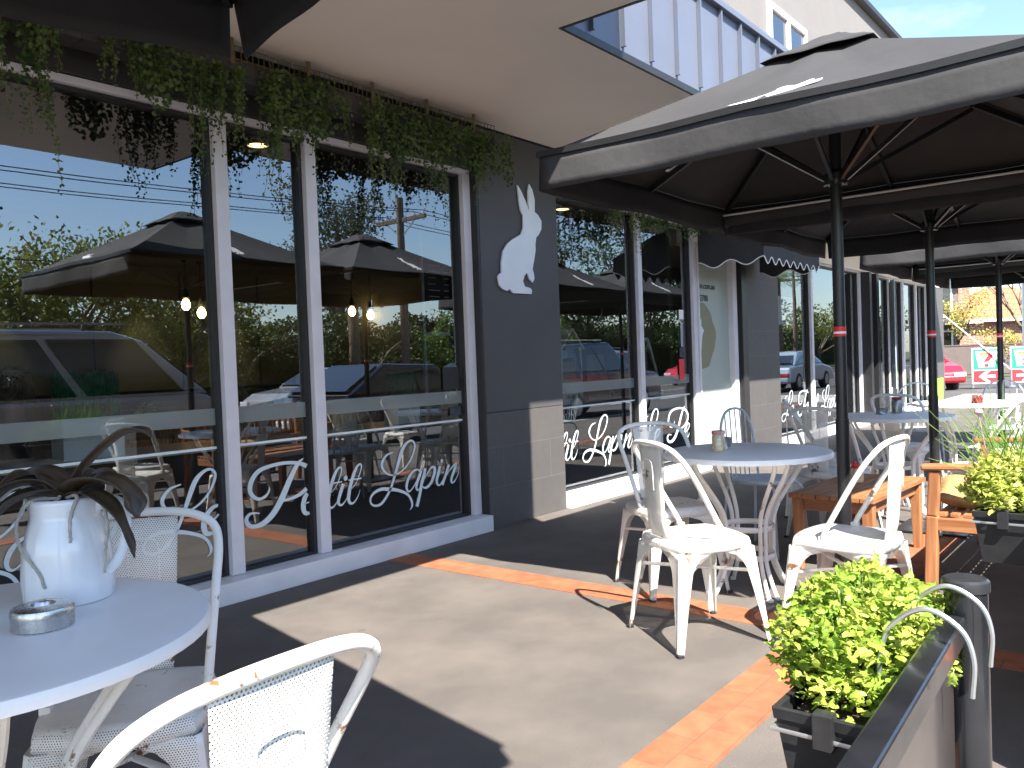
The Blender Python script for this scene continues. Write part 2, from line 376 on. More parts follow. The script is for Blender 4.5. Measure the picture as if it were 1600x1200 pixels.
M['carglass'] = mat('car glass', (.012, .014, .016), .06, coat=1, rvar=0)
M['lamp_red'] = mat('tail lamp', (.4, .02, .015), .2, coat=1)
M['lamp_amber'] = mat('indicator lamp', (.8, .25, .02), .2, coat=1)
M['lamp_white'] = mat('head lamp', (.8, .82, .85), .1, coat=1)
M['chrome'] = mat('chrome', (.7, .7, .7), .1, metal=1)
def carpaint(n, c): return mat(n, c, .25, metal=.2, var=.03, coat=1, rvar=.02)
M['silver'] = carpaint('silver paint', (.38, .39, .42)); M['black_car'] = carpaint('black paint', (.012, .013, .016)); M['blue_car'] = carpaint('navy paint', (.02, .03, .06))
M['red_car'] = carpaint('red paint', (.62, .02, .035)); M['white_car'] = carpaint('white paint', (.75, .75, .75)); M['paleblue_car'] = carpaint('pale blue paint', (.35, .43, .52))
M['maroon_car'] = carpaint('maroon paint', (.2, .015, .02))
M['sackcloth'] = mat('hessian cushion', (.42, .26, .11), .95, var=.2, vscale=20, bump=.7, bscale=120)
M['jarlid'] = brickmat('red gingham lid', (.55, .03, .04), (.75, .6, .55), (.65, .25, .22), .012, .012, .002, axes='XY', bump=0)
M['jarglass'] = mat('sugar in jar', (.55, .42, .25), .3, c2=(.7, .6, .42), vscale=60, coat=1)
M['tin'] = mat('tin can', (.3, .3, .3), .3, metal=.8)
M['redsauce'] = mat('red sauce bottle', (.45, .02, .02), .3, coat=.5)
M['skin'] = mat('skin', (.5, .3, .22), .55, var=.05)
M['hair'] = mat('ash blonde hair', (.12, .085, .045), .5, c2=(.36, .27, .16), vscale=14, thr=(.35, .65), bump=.8, bscale=45)
M['blackcloth'] = mat('dark slate shirt', (.03, .034, .042), .9, bump=.3)
M['greengrass'] = leafmat('artificial grass', (.02, .11, .04), (.05, .24, .1), 30, .2)
M['whitebox'] = mat('white gloss box', (.72, .77, .8), .3)
M['bulb'] = emat('warm bulb', (1, .6, .24), 7); M['downl'] = emat('downlight disc', (1, .62, .22), 2.2)
M['red'] = mat('red sign', (.72, .03, .04), .5, var=.03); M['green'] = mat('green sign', (.02, .32, .17), .5, var=.03); M['orange'] = mat('orange sign', (.85, .22, .05), .5, var=.03)
M['signwhite'] = mat('white sign', (.85, .85, .85), .5, var=.02); M['black'] = mat('black ink', (.02, .02, .02), .6)
M['lime'] = mat('lime green banner', (.25, .62, .06), .5); M['yellow'] = mat('fluoro yellow sign', (.75, .8, .03), .5)
M['frostdoor'] = mat('frosted door film', (.36, .41, .38), .35, var=.03, vscale=1)
M['brownlogo'] = mat('olive brown logo', (.19, .185, .1), .35, var=.06)
M['redbrick'] = brickmat('red brick', (.4, .14, .08), (.32, .11, .07), (.4, .36, .3), .23, .08, .01, axes='XZ')
M['rooftile'] = brickmat('orange roof tiles', (.55, .2, .09), (.45, .15, .07), (.3, .1, .05), .3, .3, .02, axes='YZ')
M['darkfence'] = mat('brown timber fence', (.12, .095, .085), .85, var=.15, vscale=2)
M['darkbrick'] = brickmat('dark brick', (.16, .12, .1), (.12, .09, .08), (.2, .18, .16), .23, .08, .01, axes='YZ')
M['linewhite'] = mat('road line', (.7, .7, .68), .7)
M['chalk'] = mat('chalkboard', (.02, .02, .022), .6)
M['pinewood'] = woodmat('pale timber', (.35, .24, .13), (.45, .32, .18), .5)
M['windsor'] = woodmat('brown chair timber', (.14, .07, .03), (.22, .12, .06), .45)
M['gutter'] = mat('grey gutter edge', (.55, .55, .55), .45)
M['photoboard'] = mat('brown card', (.22, .16, .1), .8)

# ------------------------------------------------------------------ setting
def struct(name, mb, m, **k): return tag(mb.build(name, m, **k), kind='structure')
GY = 4.10      # glass plane of the shop windows
FY = 3.95      # face of the shop front
KY = -1.5      # kerb
struct('ground', MB().box(-300, 400, -300, 300, -.6, -.16), M['grass'])
struct('footpath', MB().box(-40, 20.4, KY+.15, 4.3, -.14, 0), M['asphalt'])
struct('kerb', MB().box(-40, 20.4, KY, KY+.147, -.14, .004), M['concrete'], bevel=.01)
struct('road', MB().box(-200, 300, -15, KY-.003, -.155, -.12), M['road'])
struct('side_road', MB().box(20.6, 60, KY, 60, -.15, -.03), M['road'])
struct('concrete_crossing', MB().box(20.403, 24, KY+.15, 4.3, -.14, -.004), M['concrete'])
struct('verge', MB().box(-200, 300, -18, -15.003, -.155, -.02), M['grass'])
lm = MB()
for yy in (-5, -11.5):
    for i in range(-30, 80): lm.box(i*3, i*3+1.4, yy, yy+.11, -.1195, -.116)
lm.box(-100, 240, -8.3, -8.2, -.1195, -.116)
struct('lane_marking', lm, M['linewhite'])
ps = MB()
ps.box(-20, 20, 1.09, 1.315, -.02, .004)
struct('paving_strip_along', ps, M['paver'])
struct('paving_strip_across', MB().box(3.55, 3.76, 1.318, 3.93, -.02, .004).box(3.55, 3.76, KY+.16, 1.087, -.02, .004), M['paver2'])

# ------------------------------------------------------------------ the cafe building
bld = empty('cafe_building', (0, 0, 0), 0, 'two storey shop with dark tiled columns, tall windows, beige soffit and blue grey balcony', 'building')
# soffit slab with its notch
MB().prism([(-8, 1.5, 2.96), (3.6, 1.5, 2.96), (3.6, 2.5, 2.96), (19, 2.5, 2.96), (19, FY-.01, 2.96), (-8, FY-.01, 2.96)], (0, 0, .04)).build('soffit', M['soffit'], bld)
MB().box(3.625, 19, 2.478, 2.497, 2.957, 3.0).box(3.603, 3.622, 1.5, 2.497, 2.957, 3.0).build('soffit_trim', M['black_frame'], bld)
MB().box(-8, 3.6, 1.5, 12, 3.003, 6.8).build('upper_block', M['render'], bld)
cl = MB().box(3.603, 14, 2.5, 2.6, 3.003, 3.66)
x = 3.9
while x < 14:
    cl.box(x, x+.018, 2.47, 2.4985, 3.035, 3.655); x += .335
cl.build('balcony_cladding', M['clad'], bld)
MB().box(3.603, 14, 2.455, 2.66, 3.663, 3.71).build('balcony_cap', M['clad'], bld, bevel=.004)
MB().box(3.603, 20, FY, 12, 3.003, 6.8).build('upper_wall', M['render'], bld)
MB().box(3.603, 20.1, FY-.12, 12, 6.803, 6.88).build('roof_edge', M['black_frame'], bld)
uw = MB()
for (a, b, c, d) in ((10.25, 11.6, 4.5, 4.58), (10.25, 11.6, 5.55, 5.63), (10.25, 10.33, 4.583, 5.547), (11.52, 11.6, 4.583, 5.547), (10.86, 10.96, 4.583, 5.547)): uw.box(a, b, FY-.05, FY-.002, c, d)
uwin = uw.build('window', M['white_frame'], bld)
MB().box(10.333, 10.857, FY-.02, FY-.003, 4.583, 5.547).box(10.963, 11.517, FY-.02, FY-.003, 4.583, 5.547).build('pane', M['carglass'], uwin)
# tiled columns
MB().box(4.625, 5.6, FY+.02, 4.3, 0, .858).build('tiled_column', M['tile'], bld, bevel=.003)
MB().box(4.625, 5.6, FY+.019, 4.3, .861, 2.958).build('column_panel', M['charcoal'], bld, bevel=.003)
MB().box(9.32, 10.42, FY+.02, 4.3, 0, 2.958).build('tiled_column', M['tile'], bld, bevel=.003)
MB().box(4.603, 4.622, FY+.022, 4.28, .0, 2.95).build('black_jamb', M['black_frame'], bld)
# fascia over windows
MB().box(-8, 4.6, FY+.06, 4.3, 2.65, 2.957).build('fascia', M['fascia'], bld)
MB().box(5.603, 8.2, FY+.06, 4.3, 2.65, 2.957).build('fascia', M['fascia'], bld)
MB().box(8.203, 9.317, FY+.02, 4.3, 2.45, 2.957).build('fascia', M['soffit'], bld)
MB().box(10.423, 20, FY+.02, 4.3, 2.5, 2.957).build('lintel', M['soffit'], bld)
# lettering ---------------------------------------------------------
def to_plane(pts, s, ox, oy, Y):      # once-only tracing of the script letters onto the glass plane
    out = []
    for (a, b) in pts:
        px, py = ox+a/s, oy+b/s
        d = right*(px-800)+down*(py-600)+fwd*1295
        t = Y/d.y; out.append((d.x*t, 1.22+d.z*t))
    return out
G1 = (6.154, 240, 700); G2 = (10., 460, 670); G3 = (8.889, 570, 670)
YL = GY-.004
def wid(ws, s, depth): return [q*1.3/s*depth/1295 for q in ws]
L_c = [(395,322),(300,370),(240,470),(245,550),(300,620),(380,645),(460,620),(560,540),(640,420),(685,290),(690,210),(650,165),(590,190),(530,270),(490,380),(430,600),(370,800),(310,930),(230,1040),(150,1070),(90,1040),(80,970),(130,890),(230,840),(330,840),(440,850),(560,890),(620,940),(655,1020),(655,1080),(625,1130)]
L_w = [10,22,34,30,18,14,16,18,20,26,26,20,26,40,44,32,28,28,28,22,20,22,28,32,38,32,28,26,28,22,4]
e_c = [(1450,540),(1510,510),(1555,460),(1575,410),(1550,385),(1500,410),(1455,480),(1440,560),(1455,620),(1500,625),(1550,590),(1572,540)]
e_w = [8,12,14,18,20,26,40,44,36,22,14,6]
P1_c = [(1112,372),(1110,410),(1080,460),(1020,490),(960,470),(925,410),(940,320),(1000,230),(1100,180),(1250,145),(1380,145),(1470,175),(1525,240),(1515,320),(1460,400),(1360,470),(1235,510)]
P1_w = [4,14,20,20,28,36,38,32,26,24,26,34,44,42,32,24,16]
P2_c = [(1437,100),(1380,160),(1310,300),(1230,490),(1150,630),(1060,720),(970,755),(910,740),(890,690),(920,640),(970,625),(1020,630)]
P2_w = [6,34,44,50,46,40,28,32,32,20,12,8]
t_c = [(870,960),(960,850),(1020,700),(1045,600),(1030,550),(980,590),(930,700),(880,870),(850,1030),(850,1120),(880,1165),(930,1150),(990,1060),(1028,945)]
t_w = [6,10,15,18,20,32,44,48,48,42,30,20,12,5]
i_c = [(762,862),(720,1000),(690,1110),(695,1175),(740,1190),(800,1120),(850,1020)]
i_w = [46,46,42,34,22,12,8]
a1_c = [(768,600),(730,567),(670,590),(610,680),(580,790),(595,860),(635,860),(690,780),(740,680),(770,600)]
a1_w = [16,20,24,36,34,24,14,12,12,10]
a2_c = [(780,590),(740,700),(715,800),(730,850),(770,820),(820,720)]
a2_w = [34,40,34,22,12,8]
p1_c = [(835,550),(825,620),(790,750),(765,900),(722,1080)]
p1_w = [36,42,42,38,46]
p2_c = [(830,700),(880,600),(930,535),(970,545),(965,620),(930,730),(880,800),(835,820),(800,800)]
p2_w = [8,14,26,36,42,36,30,22,12]
i2_c = [(1045,515),(1020,620),(1000,710),(1010,770),(1045,778),(1100,680),(1140,590)]
i2_w = [38,40,36,26,16,10,8]
n1_c = [(1165,495),(1120,650),(1075,780)]; n1_w = [36,36,36]
n2_c = [(1095,720),(1160,600),(1230,510),(1262,490),(1245,560),(1205,680),(1205,740),(1240,735),(1290,640),(1305,575)]
n2_w = [8,12,20,30,38,36,26,14,10,6]
def glyph(c, wds, g, depth, off=(0, 0)): return [(a+off[0], b+off[1]) for a, b in to_plane(c, *g, YL)], wid(wds, g[0], depth)
d1, d2, d3 = 4.95, 5.5, 5.8
La = glyph(L_c, L_w, G3, d3)
le_s = to_plane([(262,350)], *G1, YL)[0]; la_s = La[0][0]
offL = (le_s[0]-la_s[0], le_s[1]-la_s[1])
e2 = glyph(e_c, e_w, G1, d1)
e1p = to_plane([(620,552)], *G1, YL)[0]; e2p = to_plane([(1550,385)], *G1, YL)[0]
offe = (e1p[0]-e2p[0], e1p[1]-e2p[1])
tt = glyph(t_c, t_w, G2, d2)
t1p = to_plane([(722,597)], *G2, YL)[0]; t2p = to_plane([(1032,547)], *G2, YL)[0]; offt = (t1p[0]-t2p[0], t1p[1]-t2p[1])
sh = lambda g, o: ([(a+o[0], b+o[1]) for a, b in g[0]], g[1])
STROKES = [sh(La, offL), sh(e2, offe), glyph(P1_c, P1_w, G1, d1), glyph(P2_c, P2_w, G1, d1), e2, sh(tt, offt), tt, glyph(i_c, i_w, G2, d2),
           glyph([(600,852),(740,826)], [16,16], G2, d2), glyph([(845,805),(1050,770)], [16,16], G2, d2),
           La, glyph(a1_c, a1_w, G3, d3), glyph(a2_c, a2_w, G3, d3), glyph(p1_c, p1_w, G3, d3), glyph(p2_c, p2_w, G3, d3), glyph(i2_c, i2_w, G3, d3), glyph(n1_c, n1_w, G3, d3), glyph(n2_c, n2_w, G3, d3)]
DOTS = [(to_plane([(795,770)], *G2, YL)[0], 38/G2[0]*d2/1295), (to_plane([(1065,445)], *G3, YL)[0], 27/G3[0]*d3/1295)]
# the trace has a slight drift; level it so the words sit on one line
def lettering(shifts, xa, xb, parent):
    mb = MB()
    for s in shifts:
        q = 0
        for pts, ws in STROKES:
            q += 1; yy = YL-.0004*(q % 5)
            sp = spline([(a, b, 0) for a, b in pts], 7); n = len(ws); W = []
            for i in range(len(sp)):
                u = min(i/7, n-1.0001); k = int(u); W.append(ws[k]*(1-(u-k))+ws[k+1]*(u-k))
            vs = []; 
            for i, p in enumerate(sp):
                t = (sp[min(i+1, len(sp)-1)]-sp[max(i-1, 0)]).normalized(); nn = Vector((-t.y, t.x, 0))*W[i]*.5
                vs += [(p.x+nn.x+s, yy, p.y+nn.y), (p.x-nn.x+s, yy, p.y-nn.y)]
            ok = [xa <= vs[2*i][0] <= xb and xa <= vs[2*i+1][0] <= xb for i in range(len(sp))]
            mb.add(vs, [(2*i, 2*i+1, 2*i+3, 2*i+2) for i in range(len(sp)-1) if ok[i] and ok[i+1]])
        for (c, r) in DOTS:
            if xa < c[0]+s < xb: mb.add([(c[0]+s+r*math.cos(a*PI/8), YL-.003, c[1]+r*1.05*math.sin(a*PI/8)) for a in range(16)], [tuple(range(16))])
    if mb.f: mb.build('lettering', M['pale'], parent, fixn=False)

PER = 2.47
def window(xs, z0=.115, z1=2.61, mull=.078, left=True, right_=True, letters=(), panel=True, ledge=True, name='window'):
    fr = MB()
    FF = 4.04
    fr.box(xs[0]-.0, xs[-1], FF-.012, GY+.04, z1, z1+.036)
    for k, x in enumerate(xs):
        if (k == 0 and not left) or (k == len(xs)-1 and not right_): continue
        a, b = (x-mull/2, x+mull/2)
        if k == 0: a, b = x, x+mull
        if k == len(xs)-1: a, b = x-mull, x
        fr.box(a, b, FF-.012, GY+.04, z0+.003, z1-.002)
    f = fr.build('window', M['white_frame'], bld, bevel=.003)
    gk = MB(); pn = MB()
    for k in range(len(xs)-1):
        a = xs[k]+(mull if k == 0 and left else (0 if k == 0 else mull/2))+.002; b = xs[k+1]-(mull if k == len(xs)-2 and right_ else (0 if k == len(xs)-2 else mull/2))-.002
        gk.box(a, a+.012, GY-.035, GY+.02, z0+.003, z1-.004).box(b-.022, b, GY-.035, GY+.02, z0+.003, z1-.004).box(a+.014, b-.024, GY-.035, GY+.02, z1-.022, z1-.004).box(a+.014, b-.024, GY-.035, GY+.02, z0+.003, z0+.018)
        p = MB().add([(a+.01, GY, z0+.016), (b-.02, GY, z0+.016), (b-.02, GY, z1-.02), (a+.01, GY, z1-.02)], [(0, 1, 2, 3)]).build('pane', M['glass'], f, fixn=False)
        if letters: lettering(letters, a+.014, b-.024, f)
    gk.build('gasket', M['black_frame'], f)
    X0, X1 = xs[0], xs[-1]
    MB().box(X0, X1, FY-.03, GY+.03, 0, z0).build('sill', M['white_sill'], f, bevel=.004)
    if panel: MB().box(X0, X1, GY+.05, GY+.07, .02, .8).build('lower_panel', M['inner_dark'], f)
    if ledge:
        MB().box(X0, X1, GY+.012, GY+.5, .803, .826).build('ledge', M['ledge'], f)
        MB().add([(X0, GY-.002, .945), (X1, GY-.002, .945), (X1, GY-.002, 1.035), (X0, GY-.002, 1.035)], [(0, 1, 2, 3)]).build('frosted_band', M['frost'], f)
        MB().box(X0+.05, X1-.05, GY-.003, GY-.001, .814, .828).build('edge_strip', M['whitebox'], f)
    return f
window([-3, -1.0, 1.2, 2.565, 3.165, 4.6], letters=(-PER, 0, PER, -2*PER))
window([5.603, 7.04, 8.24], letters=(PER, 2*PER), left=False)
window([10.423, 11.86, 13.3, 14.2], letters=(3.52*PER,), left=False, panel=False, ledge=False, z1=2.48)
window([14.75, 15.95, 16.9, 17.9, 18.8], left=False, panel=False, ledge=False, z1=2.48)
pp = MB()
for x0, x1 in ((14.2, 14.32), (14.6, 14.74), (18.8, 18.95)): MB().box(x0+.003, x1, FY-.06, 4.25, 0, 2.49).build('black_post', M['black_frame'], bld)
MB().box(14.33, 14.59, 4.1, 4.12, 0, 2.49).build('side_door', M['carglass'], bld)
MB().box(18.95, 20, FY+.02, 4.3, 0, 2.49).build('tiled_column', M['tile'], bld)
# entrance with frosted glass, black posts
dr = MB().box(8.243, 8.27, FY+.06, 4.2, 0, 2.44).box(9.0, 9.1, FY+.0, 4.2, 0, 2.44).box(8.273, 8.997, FY+.03, 4.2, 0, .1).build('door', M['white_frame'], bld, bevel=.003)
MB().box(8.273, 8.997, 4.02, 4.035, .102, 2.44).build('frosted_glass', M['frostdoor'], dr)
MB().box(9.103, 9.17, FY+.03, 4.22, 0, 2.44).build('door_edge', M['white_frame'], dr)
MB().box(9.173, 9.317, FY-.03, 4.22, 0, 2.44).build('black_post', M['black_frame'], dr)
lg = []
for k in range(64):
    a = 2*PI*k/64; r = .37*(1+.035*math.cos(6*a)+.015*math.sin(11*a)); lg.append((8.22+r*1.15*math.cos(a), 4.017, 1.44+r*math.sin(a)))
lg = [(max(p[0], 8.275), p[1], p[2]) for p in lg]
MB().add(lg, [tuple(range(64))]).build('round_emblem', M['brownlogo'], dr)
wr = [(8.276, 1.6), (8.3, 1.64), (8.3, 1.55), (8.36, 1.5), (8.32, 1.45), (8.3, 1.38), (8.28, 1.28), (8.276, 1.24)]
MB().add([(a, 4.0155, b) for a, b in wr], [tuple(range(len(wr)))]).build('emblem_rabbit', M['pale'], dr)
text_obj('in.com.au', .098, 'email_text', M['black'], dr, (8.285, 4.016, 1.955), (1, 0, 0), (0, 0, 1), xs=1.0)
text_obj('2788', .098, 'phone_text', M['black'], dr, (8.285, 4.016, 1.82), (1, 0, 0), (0, 0, 1))
# rabbit cutout on the column
rb = [(278,108),(310,160),(350,250),(382,340),(374,250),(372,160),(383,100),(410,150),(432,240),(432,350),(460,375),(492,430),(492,500),(470,550),(445,580),(438,640),(440,690),(430,760),(420,820),(413,860),(425,900),(430,945),(415,980),(385,950),(372,900),(362,893),(340,920),(328,970),(345,1015),(395,1030),(408,1050),(405,1082),(240,1075),(210,1035),(190,1055),(150,1040),(118,1005),(103,930),(115,905),(137,893),(135,800),(150,700),(190,630),(240,590),(310,550),(330,490),(328,380),(305,330),(292,250),(285,170)]
RB = to_plane(rb, 5.717, 760, 270, FY+.0)
rs = MB().prism([(a, FY-.0, b) for a, b in RB], (0, .012, 0))
tag(rs.build('rabbit_sign', M['rabbit']), 'white upright rabbit silhouette sign mounted on the dark tiled column', 'sign')

# interior shell
MB().box(-4, 19, GY+.08, 10.4, -.1, .0).build('interior_floor', M['floor_in'], bld)
MB().box(-4, 19, 4.31, 10.4, 2.662, 2.75).build('interior_ceiling', M['ceil_in'], bld)
iw = MB().box(-4, 19, 10.402, 10.5, -.1, 3.0).box(-4.1, -4.003, GY+.1, 10.4, -.1, 3.0).box(19.003, 19.1, GY+.1, 10.4, -.1, 3.0)
iw.build('interior_wall', M['wall_in'], bld)
MB().box(8.12, 8.22, 4.31, 10.39, 0.003, 2.655).build('partition_wall', M['wall_in'], bld)
MB().box(3.2, 8.1, 6.6, 6.9, 2.25, 2.658).build('bulkhead', M['ceil_in'], bld)
jm = MB()
for x in (4.75, 5.9, 7.1): jm.box(x, x+.012, 10.38, 10.398, 0, 2.6)
jm.build('panel_joint', M['black_frame'], bld)

# ------------------------------------------------------------------ tolix-like chair
def sheet_uv(vs, fs, uvs): return vs, fs, uvs
def make_chair():
    root = empty('metal_chair', cat='chair')
    hs = .178
    # seat: dished perforated pan with rounded skirt
    s = MB(); n = 14; g = []
    def sq(u, v):   # squircle map
        k = .5
        return (u*math.sqrt(1-k*v*v/2)*hs*1.06, v*math.sqrt(1-k*u*u/2)*hs*1.06)
    vs = []; 
    for i in range(n+1):
        for j in range(n+1):
            u = -1+2*i/n; v = -1+2*j/n; x, y = sq(u, v); e = max(abs(u), abs(v))
            z = .452-.012*(1-e**2)-(0 if e < .93 else (e-.93)*.10)
            vs.append((x, y, z))
    fs = []; uv = []
    for i in range(n):
        for j in range(n):
            f = (i*(n+1)+j, (i+1)*(n+1)+j, (i+1)*(n+1)+j+1, i*(n+1)+j+1); fs.append(f); uv.append([(vs[k][0], vs[k][1]) for k in f])
    s.add(vs, fs, uv)
    # skirt
    ring = [i*(n+1) for i in range(n+1)]+[n*(n+1)+j for j in range(1, n+1)]+[i*(n+1)+n for i in range(n-1, -1, -1)]+[j for j in range(n-1, 0, -1)]
    tp = [Vector(vs[k]) for k in ring]; m = len(tp)
    sv = tp+[Vector((p.x*1.03, p.y*1.03, .425)) for p in tp]+[Vector((p.x*1.04, p.y*1.04, .405)) for p in tp]
    ff = []; uu = []
    for r_ in range(2):
        for k in range(m):
            k2 = (k+1) % m; ff.append((r_*m+k, r_*m+k2, (r_+1)*m+k2, (r_+1)*m+k)); a = k*.0255; b = (k+1)*.0255
            z0 = sv[r_*m+k].z; z1 = sv[(r_+1)*m+k].z; uu.append([(a, z0), (b, z0), (b, z1), (a, z1)])
    s.add(sv, ff, uu)
    s.build('seat', M['whitechair'], root, smooth=True, solid=.0016)
    # legs
    for sx in (-1, 1):
        for sy in (-1, 1):
            L = MB(); rows = 15
            fl = []
            for i in range(rows+1):
                z = .408*i/rows
                W = hs*1.02+(.06*(1-(z/.42)))*(.75)
                if z < .3: wd = .024+.034*(z/.3)**1.3
                else:
                    t = (z-.3)/.108; wd = .058+(W-.058)*(1-math.sqrt(max(0, 1-t*t)))
                c = .012
                fl.append([(sx*(W-wd), sy*W, z), (sx*(W-c), sy*W, z), (sx*W, sy*(W-c), z), (sx*W, sy*(W-wd), z)])
            vs = [p for r_ in fl for p in r_]; fs = []; uv = []
            for i in range(rows):
                for k in range(3):
                    f = (i*4+k, i*4+k+1, (i+1)*4+k+1, (i+1)*4+k); fs.append(f)
                    if k == 1: uv.append([(0, -99)]*4)
                    else: uv.append([((vs[q][0] if k == 0 else vs[q][1]), vs[q][2]) for q in f])
            L.add(vs, fs, uv)
            leg = L.build('leg', M['whitechair'], root, smooth=True, solid=.0018)
            W0 = hs*1.02+.045
            MB().box(sx*W0-.014-(sx*.008), sx*W0+.014-(sx*.008), sy*W0-.014-(sy*.008), sy*W0+.014-(sy*.008), 0, .014).build('foot', M['black_frame'], leg, bevel=.003)
    b = MB()
    for sy in (-1, 1): b.tube([(-.185, sy*.185, .30), (.185, -sy*.185, .30+.004*sy)], .0075, 8, flat=1.6)
    b.build('brace', M['whitemetal'], root, smooth=True)
    # back hoop
    half = [(.035, .176, .44), (.03, .182, .47), (-.02, .188, .56), (-.09, .196, .68), (-.145, .2, .765), (-.182, .188, .815), (-.2, .15, .842), (-.212, .09, .856), (-.216, 0, .86)]
    pts = half+[(x, -y, z) for x, y, z in half[-2::-1]]
    hp = MB(); hp.tube(spline(pts, 6), .0115, 10)
    for sy in (-1, 1): hp.box(.02, .05, sy*.176-.012, sy*.176+.012, .43, .462)
    hp.build('back_hoop', M['whitemetal'], root, smooth=True)
    # splat
    sp = MB(); nv, nu = 12, 6; vs = []; uv = []
    path = spline([(-.172, .45, 0), (-.182, .5, 0), (-.19, .6, 0), (-.2, .72, 0), (-.211, .845, 0)], 3)
    nv = len(path)-1
    for i, p in enumerate(path):
        t = i/nv; wv = .07+.022*t
        for j in range(nu+1):
            u = -1+2*j/nu; vs.append((p.x-.012*(1-u*u)*math.sin(PI*min(1, t*1.2)), u*wv, p.y))
    fs = [(i*(nu+1)+j, i*(nu+1)+j+1, (i+1)*(nu+1)+j+1, (i+1)*(nu+1)+j) for i in range(nv) for j in range(nu)]
    sp.add(vs, fs, [[(vs[k][1], vs[k][2]) for k in f] for f in fs])
    so_ = sp.build('backrest', M['whitechair'], root, smooth=True, solid=.0016)
    em = MB()
    em.tube(spline([(-.215, -.038, .66), (-.219, -.038, .76), (-.2215, -.03, .782), (-.222, 0, .788), (-.2215, .03, .782), (-.219, .038, .76), (-.215, .038, .66)], 5), .0019, 6)
    em.build('embossed_loop', M['whitemetal'], so_, smooth=True)
    return root
chair = make_chair()
CH = [  # x, y, facing degrees, label, group
 (3.30, 1.66, -32, 'white perforated chair with rusty legs nearest the bare sunlit asphalt', None),
 (3.60, 1.10, 86, 'sunlit white chair facing the shop, between the parsley box and the low timber table', None),
 (3.92, 2.12, 236, 'shaded metal chair behind the sunlit round table nearest the tiled column', None),
 (.955, 1.99, 232, 'metal chair behind the foreground table with the jug, its perforated back beside the jug handle', None),
 (.595, 1.085, 91, 'cropped foreground metal chair with sun on its curved back rail', None),
 (5.55, 1.78, -12, 'perforated grey-white chair just left of the first black umbrella pole behind the coffee table', None),
 (6.3, 2.15, -70, 'shaded metal chair partly hidden behind the first umbrella pole, facing the second round table', None),
 (7.2, 1.72, -12, 'white metal chair with tan sunlit backrest right behind the second round table', None),
 (6.05, 1.0, 92, 'white metal chair seen side-on just beyond the timber armchair bench', None),
 (6.95, .92, 92, 'white metal chair at the right photo edge, second beyond the timber bench', None),
 (8.05, .95, 100, 'white metal chair in front of the third umbrella pole at the far white table', None),
]
for i, (x, y, a, lab, g) in enumerate(CH): place(chair, i == 0, (x, y, 0), R(a), lab, 'white metal cafe chairs')

# ------------------------------------------------------------------ round tables
def make_table(r=.425, H=.725):
    root = empty('round_table', cat='table')
    MB().lathe([(0, H-.012), (r-.02, H-.012), (r-.004, H-.014), (r, H-.02), (r-.004, H-.03), (r-.012, H-.03), (r-.012, H-.016), (0, H-.016)][::-1] if False else [(0, H-.014), (r-.03, H-.016), (r-.012, H-.03), (r-.002, H-.028), (r, H-.016), (r-.006, H-.003), (r-.016, H), (0, H)], n=64).build('tabletop', M['tabletop'], root, smooth=True)
    for k in range(4):
        a = PI/4+k*PI/2+.15
        for s in (-1, 1):
            c, sn = math.cos(a+s*.11), math.sin(a+s*.11)
            prof = [(.33, H-.016), (.29, .62), (.225, .53), (.165, .44), (.138, .36), (.135, .25), (.137, .17), (.165, .09), (.205, .02), (.225, .006)]
            lg = MB().tube(spline([(q*c, q*sn, z) for q, z in prof], 4), .008, 8, flat=1.4)
            if s < 0: lg.lathe([(0, 0), (.018, 0), (.018, .008), (.01, .012), (0, .012)], (.225*c, .225*sn, 0), 12)
            lg.build('leg', M['whitemetal'], root, smooth=True)
    for z in (.335, .19):
        n = 40; rr = .128; b = MB()
        vs = []; fs = []
        for k in range(n):
            a = 2*PI*k/n
            vs += [(rr*math.cos(a), rr*math.sin(a), z-.014), (rr*math.cos(a), rr*math.sin(a), z+.014)]
        b.add(vs, [(2*k, 2*((k+1) % n), 2*((k+1) % n)+1, 2*k+1) for k in range(n)])
        b.build('ring_brace', M['whitemetal'], root, smooth='all', solid=.004)
    return root
table = make_table()
for i, (x, y, a, lab) in enumerate([
    (4.08, 1.745, 0, 'round white metal table in the sun carrying a gingham-lidded jar, nearest the tiled column'),
    (.585, 1.87, 20, 'round white table in the foreground carrying a jug and steel ashtray'),
    (6.66, 1.68, 30, 'grey-topped round table between the first two umbrella poles, cactus jar on it'),
    (8.3, 1.5, 10, 'far round white table crossed by the second umbrella pole')]):
    place(table, i == 0, (x, y, 0), R(a), lab, 'round metal cafe tables').scale = (1.06, 1.06, 1) if i == 1 else (1, 1, 1)

